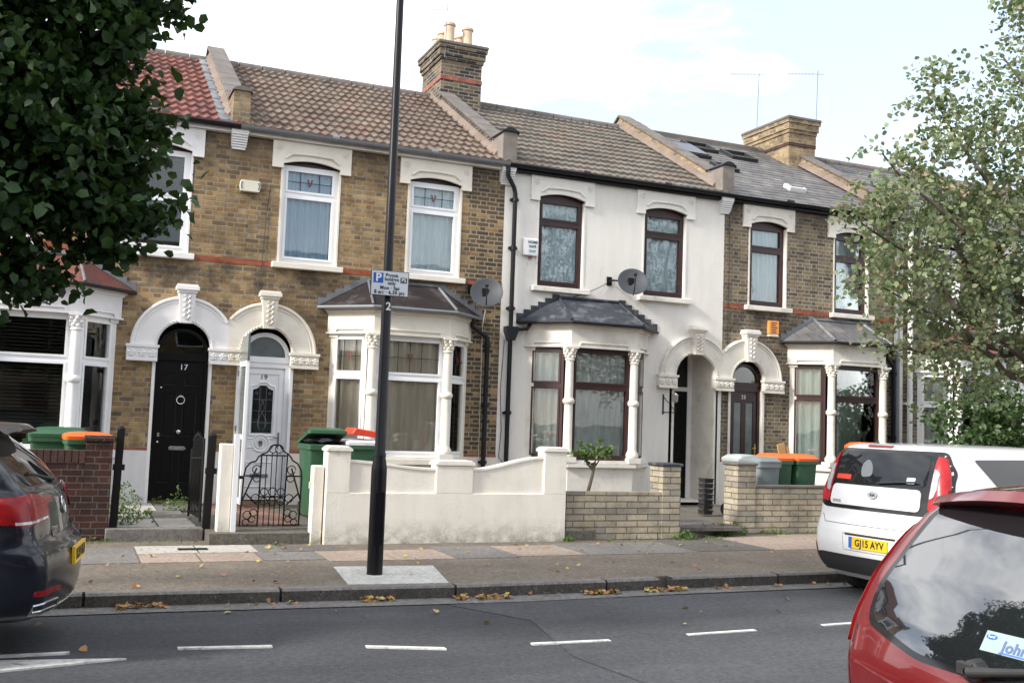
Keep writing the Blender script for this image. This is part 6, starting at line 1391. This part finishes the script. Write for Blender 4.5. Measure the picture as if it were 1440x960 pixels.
# hedges in the garden right of the slate-roofed house
for (x, y, z, rx, ry, rz, lab) in [(11.6, -2.0, .55, 1.0, .7, .75, 'dark green shrub between the slate house bay and white car'), (13.4, -2.6, 1.2, 1.5, .9, 1.6, 'broad dark green shrub behind the white car roof'), (16.0, -2.6, 1.9, 1.9, 1.0, 2.2, 'tall dark shrub at the far right behind the pale tree')]:
    t = thing('shrub', lab, 'shrub', (x, y, -.1))
    m = MB(); [limb(m, (x+q*.2, y, -.1), (x+q*rx*.6, y+.2*q, z+rz*.4), .03, .008, 5, .05, q+9) for q in (-1, 0, 1)]; m.build('stem', M['bark'], t)
    cl = [(x+random.uniform(-.6, .6)*rx, y+random.uniform(-.4, .4)*ry, z+random.uniform(-.35, .5)*rz, rx*.5, ry*.55, rz*.5, 1) for _ in range(9)] + [(x, y, z-.1, rx*.8, ry*.8, rz*.8, 4)]
    P_, Nn = clump_points(cl, 7000, .16); leaves_mesh('foliage', P_, Nn, .10, M['leaf_hedge'], t, aspect=.6)
# little standard bush in front of the rendered house
t = thing('small_tree', 'little standard bush with a bare crooked stem behind the low stone wall', 'bush', (4.62, -3.3, -.07))
m = MB(); m.tube([(4.60, -3.3, -.1), (4.63, -3.3, .2), (4.60, -3.3, .40), (4.66, -3.3, .62), (4.70, -3.3, .82)], [.032, .028, .027, .024, .02], 8)
for p in [(4.40, -3.3, .95), (4.90, -3.25, .98), (4.73, -3.4, 1.12), (4.53, -3.2, .90)]: m.tube([(4.66, -3.3, .70), tuple((a+b)/2+.02 for a, b in zip((4.66, -3.3, .70), p)), p], [.012, .009, .004], 5)
m.build('stem', M['bark'], t, smooth=True)
P_, Nn = clump_points([(4.42, -3.3, .93, .20, .16, .12, 1.4), (4.66, -3.3, .99, .22, .18, .13, 1.6), (4.92, -3.28, .96, .18, .14, .11, 1.2), (4.80, -3.35, 1.13, .10, .09, .08, .4), (4.60, -3.3, .80, .16, .1, .09, .6)], 480, .10)
leaves_mesh('foliage', P_, Nn, .06, M['leaf_weed'], t, aspect=.6)
# weeds
def weeds(spots, name='weeds'):
    ps, ns = [], []
    for (x, y, z, r_, h, k) in spots:
        a = RNG.uniform(0, 2*PI, k); q = RNG.uniform(0, 1, k)**.6*r_
        ps.append(np.stack([x+q*np.cos(a), y+q*np.sin(a)*.6, z+RNG.uniform(0, 1, k)**1.2*h*(1-.6*q/r_)], 1)); ns.append(RNG.normal(size=(k, 3))+np.array([0, -.3, .4]))
    o = leaves_mesh(name, np.concatenate(ps), np.concatenate(ns), .045, M['leaf_weed'], None, aspect=.4); struct(o, 'stuff'); return o
weeds([(-1.45, -1.6, -.05, .22, .50, 380), (-1.52, -3.0, -.05, .18, .28, 200), (-1.25, -2.3, -.05, .10, .12, 70), (-1.15, -1.7, -.05, .05, .10, 50), (-.75, -1.2, -.05, .18, .35, 160), (-.92, -.1, -.05, .10, .15, 60), (-1.9, -3.42, PZ, .25, .06, 60), (-1.1, -3.44, PZ, .5, .04, 50),
       (5.78, -3.95, PZ, .22, .16, 200), (6.65, -3.62, PZ, .20, .20, 180), (6.98, -3.50, PZ, .20, .22, 230), (7.7, -3.48, PZ, .25, .10, 120), (8.6, -3.48, PZ, .3, .08, 90), (3.96, -4.02, PZ, .08, .10, 60), (6.2, -3.95, PZ, .3, .06, 50), (.15, -4.0, PZ, .08, .05, 20), (5.0, -3.98, PZ, .6, .04, 40)])
# fallen leaves along the gutter, on the pavement and road
pt, nn = [], []
def litter(x0, x1, y0, y1, z, k):
    x = RNG.uniform(x0, x1, k); y = RNG.uniform(y0, y1, k); pt.append(np.stack([x, y, np.full(k, z)+RNG.uniform(.004, .03, k)], 1)); nn.append(RNG.normal(size=(k, 3))*.35+np.array([0, 0, 1.]))
for (a, b, k) in [(-1.75, -1.35, 45), (-.9, -.2, 10), (.32, .62, 28), (1.2, 1.35, 22), (1.4, 1.75, 50), (2.55, 2.95, 70), (3.25, 3.75, 60), (4.1, 4.3, 12), (4.8, 6.2, 12), (-6, 12, 30)]:
    litter(a, b, kerb_y((a+b)/2)-.16, kerb_y((a+b)/2)-.02, RZ+.012, k)
for (a, b, c_, e, z, k) in [(-3, 10, -5.9, -4.3, PZ+.006, 34), (-3, 8, -6.9, -5.8, PZ+.004, 22), (-3, 7, -9, -7.4, RZ+.008, 16), (2.6, 6.5, -6.2, -4.2, PZ+.006, 26), (-1.6, -.7, -3.2, -2, -.04, 6), (5.8, 6.9, -3.9, -3.3, -.05, 14), (-.5, 1, -4.6, -3.9, PZ+.006, 8)]: litter(a, b, c_, e, z, k)
o = leaves_mesh('fallen_leaves', np.concatenate(pt), np.concatenate(nn), .054, M['leaf_fallen'], None, aspect=.9, fold=.35); struct(o, 'stuff')

# ================================================================== THE OTHER SIDE OF THE STREET (seen in the window reflections)
m = MB(); m.prism([(-60, -40), (60, -40), (60, -14.8), (-60, -14.8)], RZ-.1, PZ, 'z'); struct(m.build('near_pavement', G_pave))
def opp(x0, label, mt, first=None):
    t = thing('opposite_house', label, 'house', (x0+2.3, -24, PZ), 0, 'houses across the street')
    m = MB(); yf = -22.0; W = 4.6
    m.box(x0, x0+W, -29, yf, -.3, 5.6); m.build('wall', mt, t)
    m = MB(); m.prism([(yf+.2, 5.55), (-25.5, 7.9), (-29.2, 5.55)], x0, x0+W, 'x'); rf = m.build('roof', M['tile_grey'], t)
    m = MB(); m.prism([(x0+.5, 5.0), (x0+2.3, 6.9), (x0+4.1, 5.0)], yf-.8, yf+.25); m.build('gable', mt, t)
    for (wx, wz, ww_, hh_) in [(x0+.9, 3.6, .9, 1.5), (x0+2.9, 3.6, .9, 1.5), (x0+2.3, .8, 1.6, 1.8)]:
        wo = B((wx-.06, wx+ww_+.06, yf, yf+.03, wz-.06, wz+hh_+.06)).build('window', M['white'], t); B((wx, wx+ww_, yf+.03, yf+.035, wz, wz+hh_)).build('pane', M['car_glass'], wo)
    B((x0+.6, x0+1.5, yf, yf+.03, -.2, 2.1)).build('door', M['wood_door'], t); return t
for i, lb in enumerate(['house across the street reflected in the windows, leftmost of its row', 'house across the street reflected in the windows, second from left', 'house across the street reflected in the windows, third from left', 'house across the street reflected in the windows, fourth from left', 'house across the street reflected in the windows, rightmost of its row']):
    opp(-9+4.62*i, lb, M['brick_sooty'] if i % 2 else M['brick_yellow'])

# things of one kind share a group phrase
for kind, phrase in (('terraced_house', 'houses of the brick terrace'), ('wheelie_bin', 'wheelie bins in the front gardens'), ('parked_car', 'cars parked along the street'), ('satellite_dish', 'satellite dishes on the house fronts'),
                     ('alarm_box', 'alarm boxes on the house fronts'), ('garden_wall', 'low front garden walls'), ('gate_post', 'gate posts of the front gardens'), ('iron_gate', 'black iron garden gates'), ('street_tree', 'street trees'), ('shrub', 'shrubs behind the white car'), ('aerial', 'roof aerials'), ('cable', 'cables on the house fronts')):
    for o in S.objects:
        if o.parent is None and o.name.split('.')[0] == kind: o['group'] = phrase
